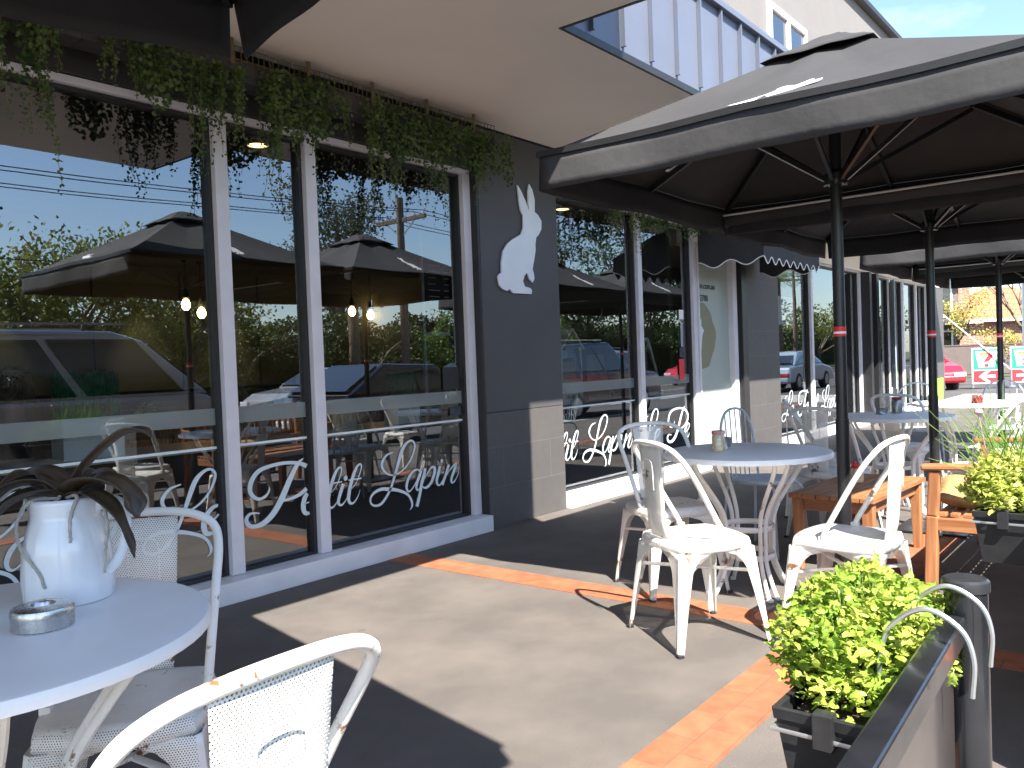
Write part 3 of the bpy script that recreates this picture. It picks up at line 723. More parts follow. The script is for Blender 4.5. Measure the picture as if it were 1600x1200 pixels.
# bistro chair with round seat and wire back
def make_bistro():
    root = empty('wire_chair', cat='chair')
    MB().lathe([(0, .438), (.17, .436), (.187, .43), (.193, .44), (.187, .452), (.16, .45), (0, .446)], n=40).build('seat', M['bluegrey'], root, smooth=True)
    for sx in (-1, 1):
        for sy in (-1, 1):
            MB().tube(spline([(sx*.1, sy*.1, .43), (sx*.16, sy*.15, .4), (sx*.17, sy*.165, .3), (sx*.19, sy*.18, 0)], 5), .0085, 8).build('leg', M['bluegrey'], root, smooth=True)
    hoop = [(-.14, .16, .44), (-.17, .175, .6), (-.19, .17, .75), (-.2, .11, .85), (-.205, 0, .88), (-.2, -.11, .85), (-.19, -.17, .75), (-.17, -.175, .6), (-.14, -.16, .44)]
    MB().tube(spline(hoop, 6), .008, 8).build('back_hoop', M['bluegrey'], root, smooth=True)
    b = MB()
    for y in (-.11, -.055, 0, .055, .11):
        zt = .875-.35*y*y*4
        b.tube([(-.165, y*.9, .45), (-.185, y, .64), (-.2, y, zt)], .004, 6)
    for y in (-.085, 0, .085):
        b.tube([(-.18, y+.04*math.cos(t*PI/8), .56+.04*math.sin(t*PI/8)) for t in range(16)], .0035, 6, True)
    b.build('back_wires', M['bluegrey'], root, smooth=True)
    return root
bis = make_bistro()
for i, (x, y, a, lab) in enumerate([
    (4.98, 2.02, -100, 'pale blue wire chair with a round seat under the shade, beyond the sunlit round table'),
    (8.7, 1.95, 200, 'wire-backed chair left of the second umbrella pole at the far table'),
    (9.0, 1.3, 185, 'wire-backed chair in the sun behind the far white table, below the green and red signs'),
    (9.3, .95, 170, 'rightmost wire-backed chair at the far white table')]):
    place(bis, i == 0, (x, y, 0), R(a), lab, 'wire bistro chairs')

# ------------------------------------------------------------------ umbrellas
def make_umbrella(full=True):
    root = empty('market_umbrella', cat='umbrella')
    A = .98; ZE = 2.15; ZP = 2.68
    MB().box(-.22, .22, -.22, .22, .004, .018).build('base_plate', M['blackpole'], root, bevel=.004)
    pl = MB(); pl.tube([(0, 0, .018), (0, 0, 2.62)], .027, 20); pl.tube([(0, 0, .018), (0, 0, .9)], .031, 20)
    pl.build('pole', M['blackpole'], root, smooth=True)
    lt = MB().tube([(0, 0, 1.29), (0, 0, 1.335)], .0284, 20).build('warning_label', M['red'], root, smooth=True)
    MB().tube([(0, 0, 1.302), (0, 0, 1.312)], .0288, 20).build('label_stripe', M['signwhite'], lt, smooth=True)
    hb = MB(); hb.lathe([(0, 2.0), (.045, 2.0), (.05, 2.02), (.05, 2.05), (.03, 2.07), (0, 2.07)], n=16)
    for k in range(8):
        a = k*PI/4; hb.box(.045*math.cos(a)-.01, .045*math.cos(a)+.01, .045*math.sin(a)-.01, .045*math.sin(a)+.01, 2.0, 2.035)
    hb.tube([(.03, 0, 2.1), (.05, 0, 2.1)], .008, 8)
    hb.build('hub', M['blackpole'], root)
    MB().lathe([(0, 2.58), (.06, 2.58), (.06, 2.64), (0, 2.66)], n=16).build('top_hub', M['blackpole'], root)
    ends = []
    for k in range(8):
        if k % 2: e = Vector((A*(1 if k in (1, 7) else -1), A*(1 if k in (1, 3) else -1), ZE-.02)); 
        else: e = Vector((A*math.cos(k*PI/4), A*math.sin(k*PI/4), ZE-.02))
        ends.append(e)
        d = Vector((e.x, e.y, 0)).normalized()
        rb_ = MB().bar(d*.05+Vector((0, 0, 2.60)), e, .02, .028).build('rib', M['blackpole'], root)
        mid = Vector((0, 0, 2.60)).lerp(e, .5)
        MB().bar(d*.045+Vector((0, 0, 2.02)), mid-Vector((0, 0, .015)), .016, .02).build('strut', M['steelhook'] if False else M['blackpole'], root)
    # canopy: four panels, slightly sagging between ribs
    cn = MB(); n = 20; m = 12
    vs = []; fs = []
    per = []
    for side in range(4):
        for i in range(n):
            t = -1+2*i/n
            p = {0: (1, t), 1: (-t, 1), 2: (-1, -t), 3: (t, -1)}[side]; per.append(p)
    N_ = len(per)
    for j in range(m+1):
        s = .1+.9*j/m
        for k, (px, py) in enumerate(per):
            t = abs(px) if abs(py) == 1 else abs(py)
            tt_ = min(t, 1-t)*2 if t < 1 else 0
            sag = -.022*math.sin(PI*s)*tt_ - .012*tt_*s
            z = ZP+(ZE-ZP)*s+sag - .035*math.sin(PI*s)
            vs.append((px*A*s*1.012, py*A*s*1.012, z+.03*math.sin(PI*s)))
    for j in range(m):
        for k in range(N_): fs.append((j*N_+k, j*N_+(k+1) % N_, (j+1)*N_+(k+1) % N_, (j+1)*N_+k))
    cn.add(vs, fs)
    can = cn.build('canopy', [M['canvas'], M['canvas_shade']], root, smooth=True, solid=.002)
    can.modifiers['solid'].material_offset = 1  # inner shell takes the darker canvas that stands in for shade
    # vent cap
    vc = MB(); vs = []; fs = []; S = [.04, .08, .14, .2, .255]
    for j, s in enumerate(S):
        for k, (px, py) in enumerate(per):
            t = abs(px) if abs(py) == 1 else abs(py)
            z = 2.685-.585*max(0, s-.06)+.012*math.sin(7*(px+py)+j)*s-(.018 if s > .3 else 0)*(1-t)-.02*(t**8)*s
            rr_ = 1-.25*(t**6)*(s < .15)
            vs.append((px*A*s*rr_, py*A*s*rr_, z))
    for j in range(len(S)-1):
        for k in range(N_): fs.append((j*N_+k, j*N_+(k+1) % N_, (j+1)*N_+(k+1) % N_, (j+1)*N_+k))
    vs.append((0, 0, 2.692)); c0 = len(vs)-1
    for k in range(N_): fs.append((k, (k+1) % N_, c0))
    vc.add(vs, fs); vc.build('vent_cap', M['canvas'], can, smooth=True, solid=.002)
    # valances: one flap per side with a slit at each corner
    random.seed(5)
    for side in range(4):
        vl = MB(); K = 36; vs = []; J = 4; ph = random.random()*6
        for j in range(J+1):
            for i in range(K+1):
                t = (-1+2*i/K)*.992; q = t*A*1.012
                fall = j/J; out = .014*math.sin(5.1*t+ph)*fall+.007*math.sin(13*t+ph*2)*fall+.012*fall*(abs(t)**6)
                z = ZE-.005-.15*fall-.012*min(abs(t), 1-abs(t))*2+.01*math.sin(3*t+ph)*fall*0
                o_ = A*1.012+out
                p = {0: (o_, q), 1: (-q, o_), 2: (-o_, -q), 3: (q, -o_)}[side]
                vs.append((p[0], p[1], z))
        fs = [(j*(K+1)+i, (j+1)*(K+1)+i, (j+1)*(K+1)+i+1, j*(K+1)+i+1) for j in range(J) for i in range(K)]
        vl.add(vs, fs).build('valance', [M['canvas'], M['canvas_shade']], root, smooth=True, fixn=False, solid=.002).modifiers['solid'].material_offset = 1  # inner faces of the flaps get the same painted shade
    # black strip painting in the shadow gap between canopy edge and valance
    gap_shade = MB()
    c4 = [(A*1.018, -A*1.018), (A*1.018, A*1.018), (-A*1.018, A*1.018), (-A*1.018, -A*1.018)]
    for k in range(4):
        a, b = c4[k], c4[(k+1) % 4]
        for i in range(10):
            t0, t1 = i/10, (i+1)/10
            f = lambda t: ZE+.004-.012*min(abs(2*t-1), 1-abs(2*t-1))*2
            gap_shade.bar((a[0]+(b[0]-a[0])*t0, a[1]+(b[1]-a[1])*t0, f(t0)), (a[0]+(b[0]-a[0])*t1, a[1]+(b[1]-a[1])*t1, f(t1)), .008, .026)
    gap_shade.build('edging', M['black_frame'], can)
    # printed rabbits: lying on the camera side, upright on the shop side
    slope = (ZP-ZE)/(A*.9)
    pr = MB()
    ears = [(0, 0), (.35, .05), (.7, .1), (1.1, .2), (1.6, .42), (1.75, .55), (1.72, .7), (1.9, .85), (2.15, .8), (2.5, .62), (2.95, .95), (3.1, .9), (3.05, .68), (3.45, .78), (3.3, .55), (2.6, .3), (2.0, .08), (1.5, -.06), (1.1, -.1), (.5, -.08)]
    # camera side face (-x): feet at +y, body runs towards -y
    def onface(u, h, side):
        x_ = A-.05-h; z = ZE+ (ZP-ZE)*(1-x_/A)+.002
        return {0: (-x_, u, z), 1: (-u, x_, z)}[side]
    sil = [((a-300)/1000*.3, (1082-b)/1000*.3) for a, b in rb]
    pr.add([onface(-(sx_*.15)+0.05, sy_*.1, 0) for sx_, sy_ in [(0, 0)]*0] , [])
    RB0 = [(a*.1, b*.12) for a, b in ears]
    pr.add([onface(.14-a, .05+b, 0) for a, b in RB0], [tuple(range(len(RB0)))])
    pr.build('rabbit_print', M['whiteprint'], can, fixn=False, solid=.004)
    MB().add([onface(a, .06+b, 1) for a, b in sil], [tuple(range(len(sil)))]).build('rabbit_print', M['whiteprint'], can, fixn=False, solid=.004)
    return root
umb = make_umbrella()
UM = [(4.02, 1.24, 0, 'black square cafe umbrella with white rabbit print, largest in the photo'),
      (6.08, 1.28, 0, 'second black cafe umbrella, joined by a gutter behind the largest one'),
      (9.22, 1.34, 0, 'third black umbrella down the row, with a sunlit grey valance edge'),
      (11.3, 1.36, 0, 'farthest black umbrella down the row, furthest along the shop front'),
      (.18, 1.235, -11, 'black umbrella overhead at the top left corner, only its split corner showing')]
for i, (x, y, a, lab) in enumerate(UM):
    u_ = place(umb, i == 0, (x, y, 0), R(a), lab, 'black market umbrellas')
    if i == 4: u_.scale = (1, 1, 1.048)
def gutter(x, lab):
    g = empty('umbrella_gutter', (x, 1.26, 2.1), 0, lab, 'rain gutter', 'gutters between the umbrellas')
    vs = []; K = 10
    mb = MB()
    for i in range(K+1):
        a = PI+PI*i/K; vs += [(.075*math.cos(a), -1.0, .0+.06*math.sin(a)), (.075*math.cos(a), 1.0, .06*math.sin(a))]
    mb.add(vs, [(2*i, 2*i+1, 2*i+3, 2*i+2) for i in range(K)]); mb.build('trough', M['canvas'], g, smooth=True, solid=.004)
    MB().tube([(-.077, -1.0, .004), (-.077, 1.0, .004)], .007, 8).build('edge_rail', M['gutter'], g, smooth=True)
    MB().tube([(.077, -1.0, .004), (.077, 1.0, .004)], .007, 8).build('edge_rail', M['gutter'], g, smooth=True)
gutter(5.05, 'black rain gutter with pale edge slung between the largest umbrella and the next')
gutter(10.26, 'small far rain gutter between the third and farthest umbrellas')

# ------------------------------------------------------------------ foliage helpers
def leaf(mb, p, d, nrm, L, W, shape='oval'):
    d = d.normalized(); s = d.cross(nrm)
    if s.length < 1e-4: s = d.cross(Vector((.3, .5, .8)))
    s.normalize(); nn = s.cross(d)
    if shape == 'oval':
        v = [p, p+d*L*.35+s*W*.5+nn*L*.05, p+d*L*.75+s*W*.35, p+d*L-nn*L*.08, p+d*L*.75-s*W*.35, p+d*L*.35-s*W*.5+nn*L*.05]
        mb.add(v, [(0, 1, 2, 3), (0, 3, 4, 5)])
    elif shape == 'tri':
        v = [p, p+d*L*.6+s*W*.5, p+d*L, p+d*L*.6-s*W*.5]; mb.add(v, [(0, 1, 2, 3)])
    elif shape == 'lobed':      # parsley: three toothed lobes
        out = [(0, 0), (.18, .1), (.22, .42), (.42, .5), (.5, .34), (.52, .16), (.74, .3), (.86, .14), (1, 0), (.86, -.14), (.74, -.3), (.52, -.16), (.5, -.34), (.42, -.5), (.22, -.42), (.18, -.1)]
        v = [p+d*L*a+s*W*b+nn*L*(.1-abs(b)*.5+.1*math.sin(a*9)) for a, b in out]
        mb.add(v, [(0, 1, 5, 11, 15), (1, 2, 3, 4, 5), (5, 6, 7, 8, 9, 10, 11), (11, 12, 13, 14, 15)])
    elif shape == 'round':
        v = [p+d*L*(.5-.5*math.cos(k*PI/4))+s*W*.5*math.sin(k*PI/4)+nn*L*.12*math.sin(k*PI/4)**2 for k in range(8)]
        mb.add(v, [tuple(range(8))])
rnd = random.Random(11)
def rdir(up=0):
    while True:
        v = Vector((rnd.uniform(-1, 1), rnd.uniform(-1, 1), rnd.uniform(-1, 1)+up))
        if .1 < v.length: return v.normalized()

# hanging vines in wire baskets along the fascia
def vine(x0, x1, label, dens=1.0, long=1.0, z=2.8, seed=1, y=3.86, spill=0):
    global rnd
    rnd = random.Random(seed)
    root = empty('hanging_vine', ((x0+x1)/2, y, z), 0, label, 'hanging plant', 'vines trailing above the shop windows')
    w_ = (x1-x0)/2; a = MB(); b = MB(); st = MB()
    bk = MB().box(-w_, w_, -.07, .08, -.06, .05)
    bo = bk.build('trough', M['fascia'], root, bevel=.006)
    wr = MB(); xx = -w_
    while xx < w_: wr.bar((xx, -.075, .03), (xx, -.075, .12), .003, .003); xx += .035
    wr.bar((-w_, -.075, .118), (w_, -.075, .118), .004, .004); wr.bar((-w_, -.075, .05), (w_, -.075, .05), .004, .004)
    for q in (-.5, .5): wr.box(q*w_-.012, q*w_+.012, -.08, -.074, .02, .155)
    wr.build('wire_guard', M['stem'], bo)
    # dense top mat, with gaps
    for i in range(int(1500*dens*(x1-x0))):
        x = rnd.uniform(-w_, w_+spill); f = .5+.7*noise.noise(Vector(((x+(x0+x1)/2)*4.1, 7.7, 0)))
        if f < rnd.uniform(.3, .68): continue
        zz = rnd.uniform(-.1-.26*f, .055); p = Vector((x, -.09+rnd.uniform(-.07, .03), zz))
        leaf(a, p, rdir(-.4), Vector((0, -1, .5))+rdir()*.6, rnd.uniform(.017, .029), rnd.uniform(.015, .026), 'round')
    # clustered strands
    starts = []; x = -w_+rnd.uniform(.02, .1)
    while x < w_+spill:
        big = rnd.random() < .6; L0 = rnd.uniform(.38, .74) if big else rnd.uniform(.15, .32)
        for k in range(rnd.randint(4, 7) if big else 3): starts.append((x+rnd.gauss(0, .03), L0*rnd.uniform(.45, 1.0)*long))
        x += rnd.uniform(.1, .27)/dens
    for x, ln in starts:
        dry = noise.noise(Vector((round(x*5), 9, seed))) > .2
        p = Vector((x, -.1+rnd.uniform(-.04, .02), .0)); q = p.copy(); sway = rnd.uniform(-.1, .1); ln += .06
        pts = [p.copy()]; n = max(3, int(ln/.015))
        for k in range(n):
            q = q+Vector((sway*.02+rnd.uniform(-.007, .007), rnd.uniform(-.005, .005), -ln/n)); pts.append(q.copy())
            for r_ in range(3 if k < n*.6 else (2 if k % 3 else 0)):
                m_ = b if (dry and rnd.random() < .75 and k > 5) else a
                leaf(m_, q+rdir()*.015, rdir(-.5), Vector((0, -1, .3))+rdir()*.7, rnd.uniform(.014, .027)*(1-.35*k/n), rnd.uniform(.012, .022)*(1-.3*k/n), 'round')
        st.tube(pts[::3] if len(pts) > 6 else pts, .0012, 3)
    a.build('leaves', M['vine'], root, fixn=False)
    if b.f: b.build('dry_leaves', M['vinered'], root, fixn=False)
    st.build('stems', M['stem'], root, fixn=False)
    return root
vine(-1.6, .45, 'trailing green vine above the shop windows, mostly behind the top left umbrella', seed=1)
vine(.45, 1.75, 'trailing vine at the left photo edge with a thick mat over the first window', 1.25, seed=2)
vine(1.75, 2.75, 'long trailing vine hanging over the leftmost white mullion', 1.1, 1.1, seed=3)
vine(2.75, 3.7, 'trailing vine with reddish strands over the second white mullion', 1.15, 1.1, seed=4)
vine(3.7, 4.62, 'bushy vine end spilling onto the dark tiled column', 1.25, .85, seed=5, spill=.13)
vine(6.1, 7.2, 'vine above the second shop window beneath the umbrella edge', .8, .8, seed=6, z=2.72)
vine(7.25, 8.2, 'sparse dry vine beside the scalloped awning', .55, .45, seed=7, z=2.72)

# ------------------------------------------------------------------ barriers, planters
def barrier(x0, x1, y, label, rz=0):
    root = empty('cafe_barrier', (x0, y, 0), rz, label, 'barrier', 'black barriers along the kerb side')
    Lx = x1-x0
    MB().box(0, Lx, -.02, .02, .70, .745).build('top_rail', M['rail'], root, bevel=.004)
    MB().box(0, Lx, -.016, .016, .08, .11).build('bottom_rail', M['rail'], root, bevel=.004)
    MB().box(.01, Lx-.04, -.004, .004, .113, .697).build('banner', M['banner'], root)
    return root
def bollard(x, y, label):
    r_ = empty('barrier_post', (x, y, 0), 0, label, 'post', 'round black barrier posts')
    MB().tube([(0, 0, 0), (0, 0, .79)], .036, 32).build('post_tube', M['rail'], r_, smooth=True)
    MB().lathe([(0, .803), (.034, .803), (.039, .799), (.040, .792), (.040, .782), (.037, .78), (0, .78)][::-1], n=32).build('cap', M['plastic'], r_, smooth=True)
    MB().lathe([(0, .012), (.08, .012), (.085, .006), (.085, 0), (0, 0)][::-1], n=32).build('foot_plate', M['rail'], r_, smooth=True)
barrier(.12, 1.62, .262, 'black barrier rail with dark glossy banner cutting across the bottom right corner', R(2.1))
bollard(1.665, .305, 'black capped round post at the end of the foreground barrier')
barrier(2.62, 5.6, .27, 'black barrier beyond the foreground post, just outside the right photo edge')
def planter(x, y, z, lx, wy, label):
    root = empty('planter_box', (x, y, z), 0, label, 'planter', 'hanging black planter boxes')
    a = MB(); vs = []
    secs = [(-.165, .72), (-.02, .96), (-.02, 1.0), (.0, 1.03), (.0, .9), (-.03, .88)]
    for (zz, s) in secs:
        for (i, j) in ((-1, -1), (1, -1), (1, 1), (-1, 1)): vs.append((i*lx/2*(1-(1-s)*wy/lx*.9), j*wy/2*s, zz))
    fs = [(0, 3, 2, 1)]+[(r_*4+k, r_*4+(k+1) % 4, (r_+1)*4+(k+1) % 4, (r_+1)*4+k) for r_ in range(len(secs)-1) for k in range(4)]
    a.add(vs, fs); bx = a.build('box', M['plastic'], root, bevel=.004)
    MB().tube([(-lx/2-.006, -wy/2, -.034), (-lx/2-.006, wy/2, -.034), (lx/2, wy/2, -.034), (lx/2, -wy/2, -.034)], .004, 6, True).build('support_wire', M['steelhook'], root, smooth=True)
    MB().box(-lx/2-.013, -lx/2+.014, -.016, .016, -.05, .008).build('clip', M['plastic'], bx, bevel=.002)
    MB().box(-lx/2+.02, lx/2-.02, -wy/2+.02, wy/2-.02, -.06, -.018).build('soil', M['soil'], root)
    return root
PZ = .64
pA = planter(1.56, .445, PZ, .50, .165, 'black planter box of parsley hooked on the foreground barrier')
for i, (hx, lab) in enumerate(((1.44, 'grey wire hook over the barrier rail nearest the camera'), (1.6, 'grey wire hook over the barrier rail beside the capped post'))):
    hk = MB().tube(spline([(hx, .40, PZ-.01), (hx, .39, .73), (hx, .365, .775), (hx, .32, .80), (hx, .272, .775), (hx, .255, .73), (hx, .258, .67)], 8), .0045, 8)
    tag(hk.build('wire_hook', M['steelhook'], smooth=True), lab, 'hook', 'wire hooks holding the planter')
pB = planter(3.22, .43, .70, .56, .17, 'black planter box at the right photo edge holding chives and yellow-green leaves')
def herb(name, c, ext, n, size, m, label, seed, zup=.22, shape='lobed', stems=True):
    global rnd
    rnd = random.Random(seed)
    root = empty(name, c, 0, label, 'plant')
    a = MB(); st = MB()
    for i in range(n):
        while True:
            u = Vector((rnd.uniform(-1, 1), rnd.uniform(-1, 1), rnd.uniform(-.25, 1)))
            if .35 < u.length < 1: break
        k = 1+.22*noise.noise(Vector((u.x*2.2+seed, u.y*2.2, u.z*2.2)))+.1*noise.noise(u*6)
        p = Vector((u.x*ext[0]*k, u.y*ext[1]*k, u.z*zup*k+.03))
        d = (Vector((u.x*.8, u.y*.8, .35))+rdir()*.8)
        leaf(a, p, d, Vector((0, 0, 1))+rdir()*.55, size*rnd.uniform(.6, 1.25), size*rnd.uniform(.8, 1.4), shape)
        if stems and i % 5 == 0: st.tube([(p.x*.35, p.y*.35, -.02), (p.x*.8, p.y*.8, p.z*.6), tuple(p)], .0013, 4)
    a.build('leaves', m, root, fixn=False); st.build('stems', M['chive'], root, fixn=False)
    return root
herb('parsley_plant', (1.57, .455, PZ), (.235, .14, 0), 3200, .02, M['parsley'], 'bushy bright green parsley spilling over the foreground planter', 3, .145)
herb('leafy_herb', (3.2, .45, .70), (.27, .115, 0), 1800, .026, M['parsley2'], 'pale yellow-green leafy herb in the planter at the right photo edge', 5, .12)
rnd = random.Random(9)
ch = MB()
for i in range(170):
    b0 = Vector((rnd.uniform(-.12, .22), rnd.uniform(-.07, .08), 0)); lean = rdir(1.2); lean.z = abs(lean.z)+.5; h = rnd.uniform(.18, .4)
    pts = [b0+lean.normalized()*h*t+Vector((lean.x*.1*t*t, lean.y*.1*t*t, -.05*t*t*rnd.random())) for t in (0, .35, .7, 1)]
    ch.tube(pts, [.0022, .002, .0016, .0006], 4)
cr_ = empty('chive_plant', (3.3, .44, .70), 0, 'tuft of thin green chive blades with a pink flower head behind the yellow-green herb', 'plant')
ch.build('blades', M['chive'], cr_, fixn=False)
pinkm = mat('pink chive flower', (.6, .35, .5), .8)
MB().lathe([(0, -.012), (.011, -.006), (.014, 0), (.011, .007), (0, .011)], (-.18, .08, .3), 10).tube([(-.05, .03, 0), (-.14, .07, .18), (-.18, .08, .29)], .0016, 5).build('flower_head', pinkm, cr_, smooth=True)

# ------------------------------------------------------------------ timber furniture
tb = empty('coffee_table', (5.05, 1.47, 0), R(-3), 'low oiled timber table between the umbrella pole and the bench', 'table')
t_ = MB(); yy = -.235
for i in range(6): t_.box(-.47, .47, yy, yy+.074, .405, .432); yy += .0785
t_.build('tabletop', M['wood'], tb, bevel=.003)
for q in (-1, 1):
    MB().box(-.4, .4, q*.185-.01, q*.185+.01, .335, .402).build('apron', M['wood'], tb, bevel=.002)
    MB().box(q*.41-.01, q*.41+.01, -.17, .17, .335, .402).build('apron', M['woody'], tb, bevel=.002)
for sx in (-1, 1):
    for sy in (-1, 1):
        MB().bar((sx*.42, sy*.195, 0), (sx*.415, sy*.19, .402), .042, .042, (0, 1, 0), .06, .06).build('leg', M['woodz'], tb, bevel=.003)
bn = empty('garden_bench', (5.1, .66, 0), 0, 'slatted timber bench with curved legs and a wide arm, partly behind the planter box', 'bench')
for sx in (-1, 1):
    X = sx*.68
    MB().bar((X, .30, 0), (X, .285, .40), .05, .055, (0, 1, 0)).bar((X, .285, .40), (X, .27, .62), .05, .05, (0, 1, 0)).build('front_leg', M['woodz'], bn, bevel=.006)
    MB().bar((X, -.27, 0), (X, -.24, .42), .05, .05, (0, 1, 0)).bar((X, -.24, .42), (X, -.3, .88), .05, .045, (0, 1, 0)).build('rear_leg', M['woodz'], bn, bevel=.004)
    MB().prism([(X-.035, .33, .622), (X+.035, .33, .622), (X+.035, -.26, .645), (X-.035, -.26, .645)], (0, 0, .03)).build('armrest', M['woody'], bn, bevel=.009)
    MB().box(X-.02, X+.02, -.22, .262, .33, .39).build('side_rail', M['woody'], bn, bevel=.003)
s_ = MB(); y = -.225
while y < .27: s_.box(-.655, .655, y, y+.04, .392, .412); y += .057
s_.build('seat', M['wood'], bn, bevel=.003)
MB().box(-.652, .652, .263, .285, .33, .388).build('front_rail', M['wood'], bn, bevel=.003)
b_ = MB().bar((-.652, -.292, .85), (.652, -.292, .85), .06, .03, (0, 0, 1)).bar((-.652, -.255, .5), (.652, -.255, .5), .05, .03, (0, 0, 1))
x = -.6
while x < .62: b_.bar((x, -.257, .52), (x, -.29, .84), .04, .014, (0, 1, 0)); x += .075
b_.build('backrest', M['woodz'], bn, bevel=.002)
def cushion(loc, rz, label, tilt):
    mb = MB(); n = 14; vs = []
    for s in (1, -1):
        for i in range(n+1):
            for j in range(n+1):
                u = -1+2*i/n; v = -1+2*j/n; e = (1-u**4)*(1-v**4)
                vs.append((u*.19*(1-.06*(1-v*v)), v*.19*(1-.06*(1-u*u)), s*.062*max(0, e)**.55+.006*noise.noise(Vector((u*3, v*3, s)))))
    N1 = (n+1)**2; fs = []
    for i in range(n):
        for j in range(n):
            f = (i*(n+1)+j, (i+1)*(n+1)+j, (i+1)*(n+1)+j+1, i*(n+1)+j+1); fs += [f, tuple(N1+k for k in f[::-1])]
    mb.add(vs, fs); o = mb.build('cushion', M['sackcloth'], smooth='all'); o.location = loc; o.rotation_euler = (tilt, R(-6), rz)
    return tag(o, label, 'cushion')
cushion((4.72, .80, .478), R(12), 'tan hessian cushion slumped on the timber bench under the armrest', R(5))

# ------------------------------------------------------------------ table-top things
def jar(loc, label, lid='jarlid', body='jarglass', s=1, cat='jar'):
    r_ = empty('jar', loc, 0, label, cat)
    MB().lathe([(0, .001), (.03*s, .001), (.034*s, .006), (.034*s, .075*s), (.029*s, .088*s), (0, .088*s)], n=24).build('jar_body', M[body], r_, smooth=True)
    MB().lathe([(0, .089*s), (.033*s, .089*s), (.034*s, .092*s), (.034*s, .104*s), (.031*s, .107*s), (0, .107*s)], n=24).build('lid', M[lid], r_, smooth=True)
    return r_
jar((4.0, 1.86, .725), 'sugar jar with red and white gingham lid on the sunlit round table')
def tin(loc, label, m='tin', h=.06, r=.034):
    return tag(MB().lathe([(0, 0), (r, 0), (r+.001, .002), (r, .004), (r, h-.004), (r+.001, h-.002), (r, h), (r-.003, h), (r-.003, .008), (0, .008)], loc, 24).build('tin_can', M[m], smooth=True), label, 'tin')
tin((4.12, 1.88, .7255), 'short dark tin beside the gingham jar on the sunlit round table')
jar((5.12, 1.50, .432), 'pale jar with red lid on the low timber table', 'red')
def bottle(loc, label):
    r_ = empty('sauce_bottle', loc, 0, label, 'bottle')
    MB().lathe([(0, .001), (.024, .001), (.027, .01), (.026, .07), (.012, .09), (0, .09)], n=20).build('bottle_body', M['redsauce'], r_, smooth=True)
    MB().lathe([(0, .091), (.011, .091), (.009, .108), (0, .11)], n=16).build('cap', M['red'], r_, smooth=True)
bottle((5.27, 1.56, .432), 'small dark red sauce bottle behind the umbrella pole on the low timber table')
jar((6.85, 1.70, .725), 'cactus jar with a maroon label on the grey-topped round table', 'maroon_car', 'tin', 1.15)
tin((6.72, 1.78, .7255), 'grey squat tin on the grey-topped round table next to the cactus jar', 'tin', .045, .04)
tin((8.1, 1.36, .7255), 'dark red tin on the far white table', 'maroon_car', .07, .045)

# jug with orchid
JX, JY, JZ = .815, 1.96, .725
jg = empty('ceramic_jug', (JX, JY, JZ), 0, 'white embossed ceramic jug holding a dark-leaved orchid on the foreground table', 'jug')
jg.scale = (1.06, 1.06, 1.19)
prof = [(0, 0), (.078, 0), (.088, .006), (.089, .05), (.086, .095), (.079, .13), (.069, .155), (.066, .168), (.068, .174), (.067, .182), (.069, .188), (.067, .196), (.061, .192), (.060, .17), (0, .165)]
jb = MB(); n = 56; vs = []
sd_ = Vector((-.62, .78, 0))    # spout towards photo-left
for r_, z in prof:
    for k in range(n):
        a = 2*PI*k/n; d = Vector((math.cos(a), math.sin(a), 0)); q = max(0, d.dot(sd_))**14
        rr = r_+(.026*q*max(0, (z-.14)/.06) if z > .14 and r_ > 0 else 0); zz = z+(.03*q*max(0, (z-.16)/.036) if z > .16 and r_ > 0 else 0)
        if r_ > .07 and .02 < z < .14: rr += .0042*noise.noise(Vector((d.x*4.4, d.y*4.4, z*30)))+.0026*noise.noise(Vector((d.x*8, d.y*8, z*50)))
        vs.append(d*rr+Vector((0, 0, zz)))
m_ = len(prof)
jb.add(vs, [(i*n+k, i*n+(k+1) % n, (i+1)*n+(k+1) % n, (i+1)*n+k) for i in range(m_-1) for k in range(n)])
jb.build('jug_body', M['ceramic'], jg, smooth='all')
hd = -sd_
hp = [(.062, .172), (.09, .186), (.118, .178), (.128, .145), (.122, .105), (.104, .07), (.085, .052)]
MB().tube(spline([(hd.x*r_, hd.y*r_, z) for r_, z in hp], 6), .0105, 12, flat=.75).build('handle', M['ceramic'], jg, smooth=True)
orc = empty('orchid_plant', (JX, JY, JZ+.2), 0, 'orchid with long drooping dark brown leaves and grey aerial roots growing from the white jug', 'plant')
orc.scale = (1.12, 1.12, 1.12)
MB().lathe([(0, 0), (.055, .002), (.05, .014), (.03, .022), (0, .026)], n=24).build('potting_bark', M['soil'], orc, smooth=True)
def strap(pts, w, name='leaf'):
    sp = spline(pts, 6); n = len(sp); mb = MB(); vs = []
    for i, p in enumerate(sp):
        t = i/(n-1); tan = (sp[min(i+1, n-1)]-sp[max(i-1, 0)]).normalized(); s = tan.cross(Vector((0, 0, 1)))
        if s.length < .2: s = tan.cross(Vector((1, .3, 0)))
        s.normalize(); up = s.cross(tan)
        ww = w*(.35+.65*math.sin(PI*min(1, t*1.05)**.7)**.7)*(1 if t < .85 else max(.05, (1-t)/.15)**.5)
        for q in (-1, -.5, 0, .5, 1): vs.append(p+s*q*ww/2+up*abs(q)*ww*.2)
    mb.add(vs, [(i*5+k, i*5+k+1, (i+1)*5+k+1, (i+1)*5+k) for i in range(n-1) for k in range(4)])
    return mb.build(name, M['orchid'], orc, smooth='all', solid=.0018)
r3 = Vector((.6256, -.7793, 0)); f3 = Vector((.62, .78, 0))  # photo right / away
def lp(a, u, z): return tuple(r3*a+f3*u+Vector((0, 0, z)))
strap([lp(.0, 0, .02), lp(.05, .01, .09), lp(.115, .02, .145), lp(.155, .02, .152), lp(.175, .02, .14)], .058)
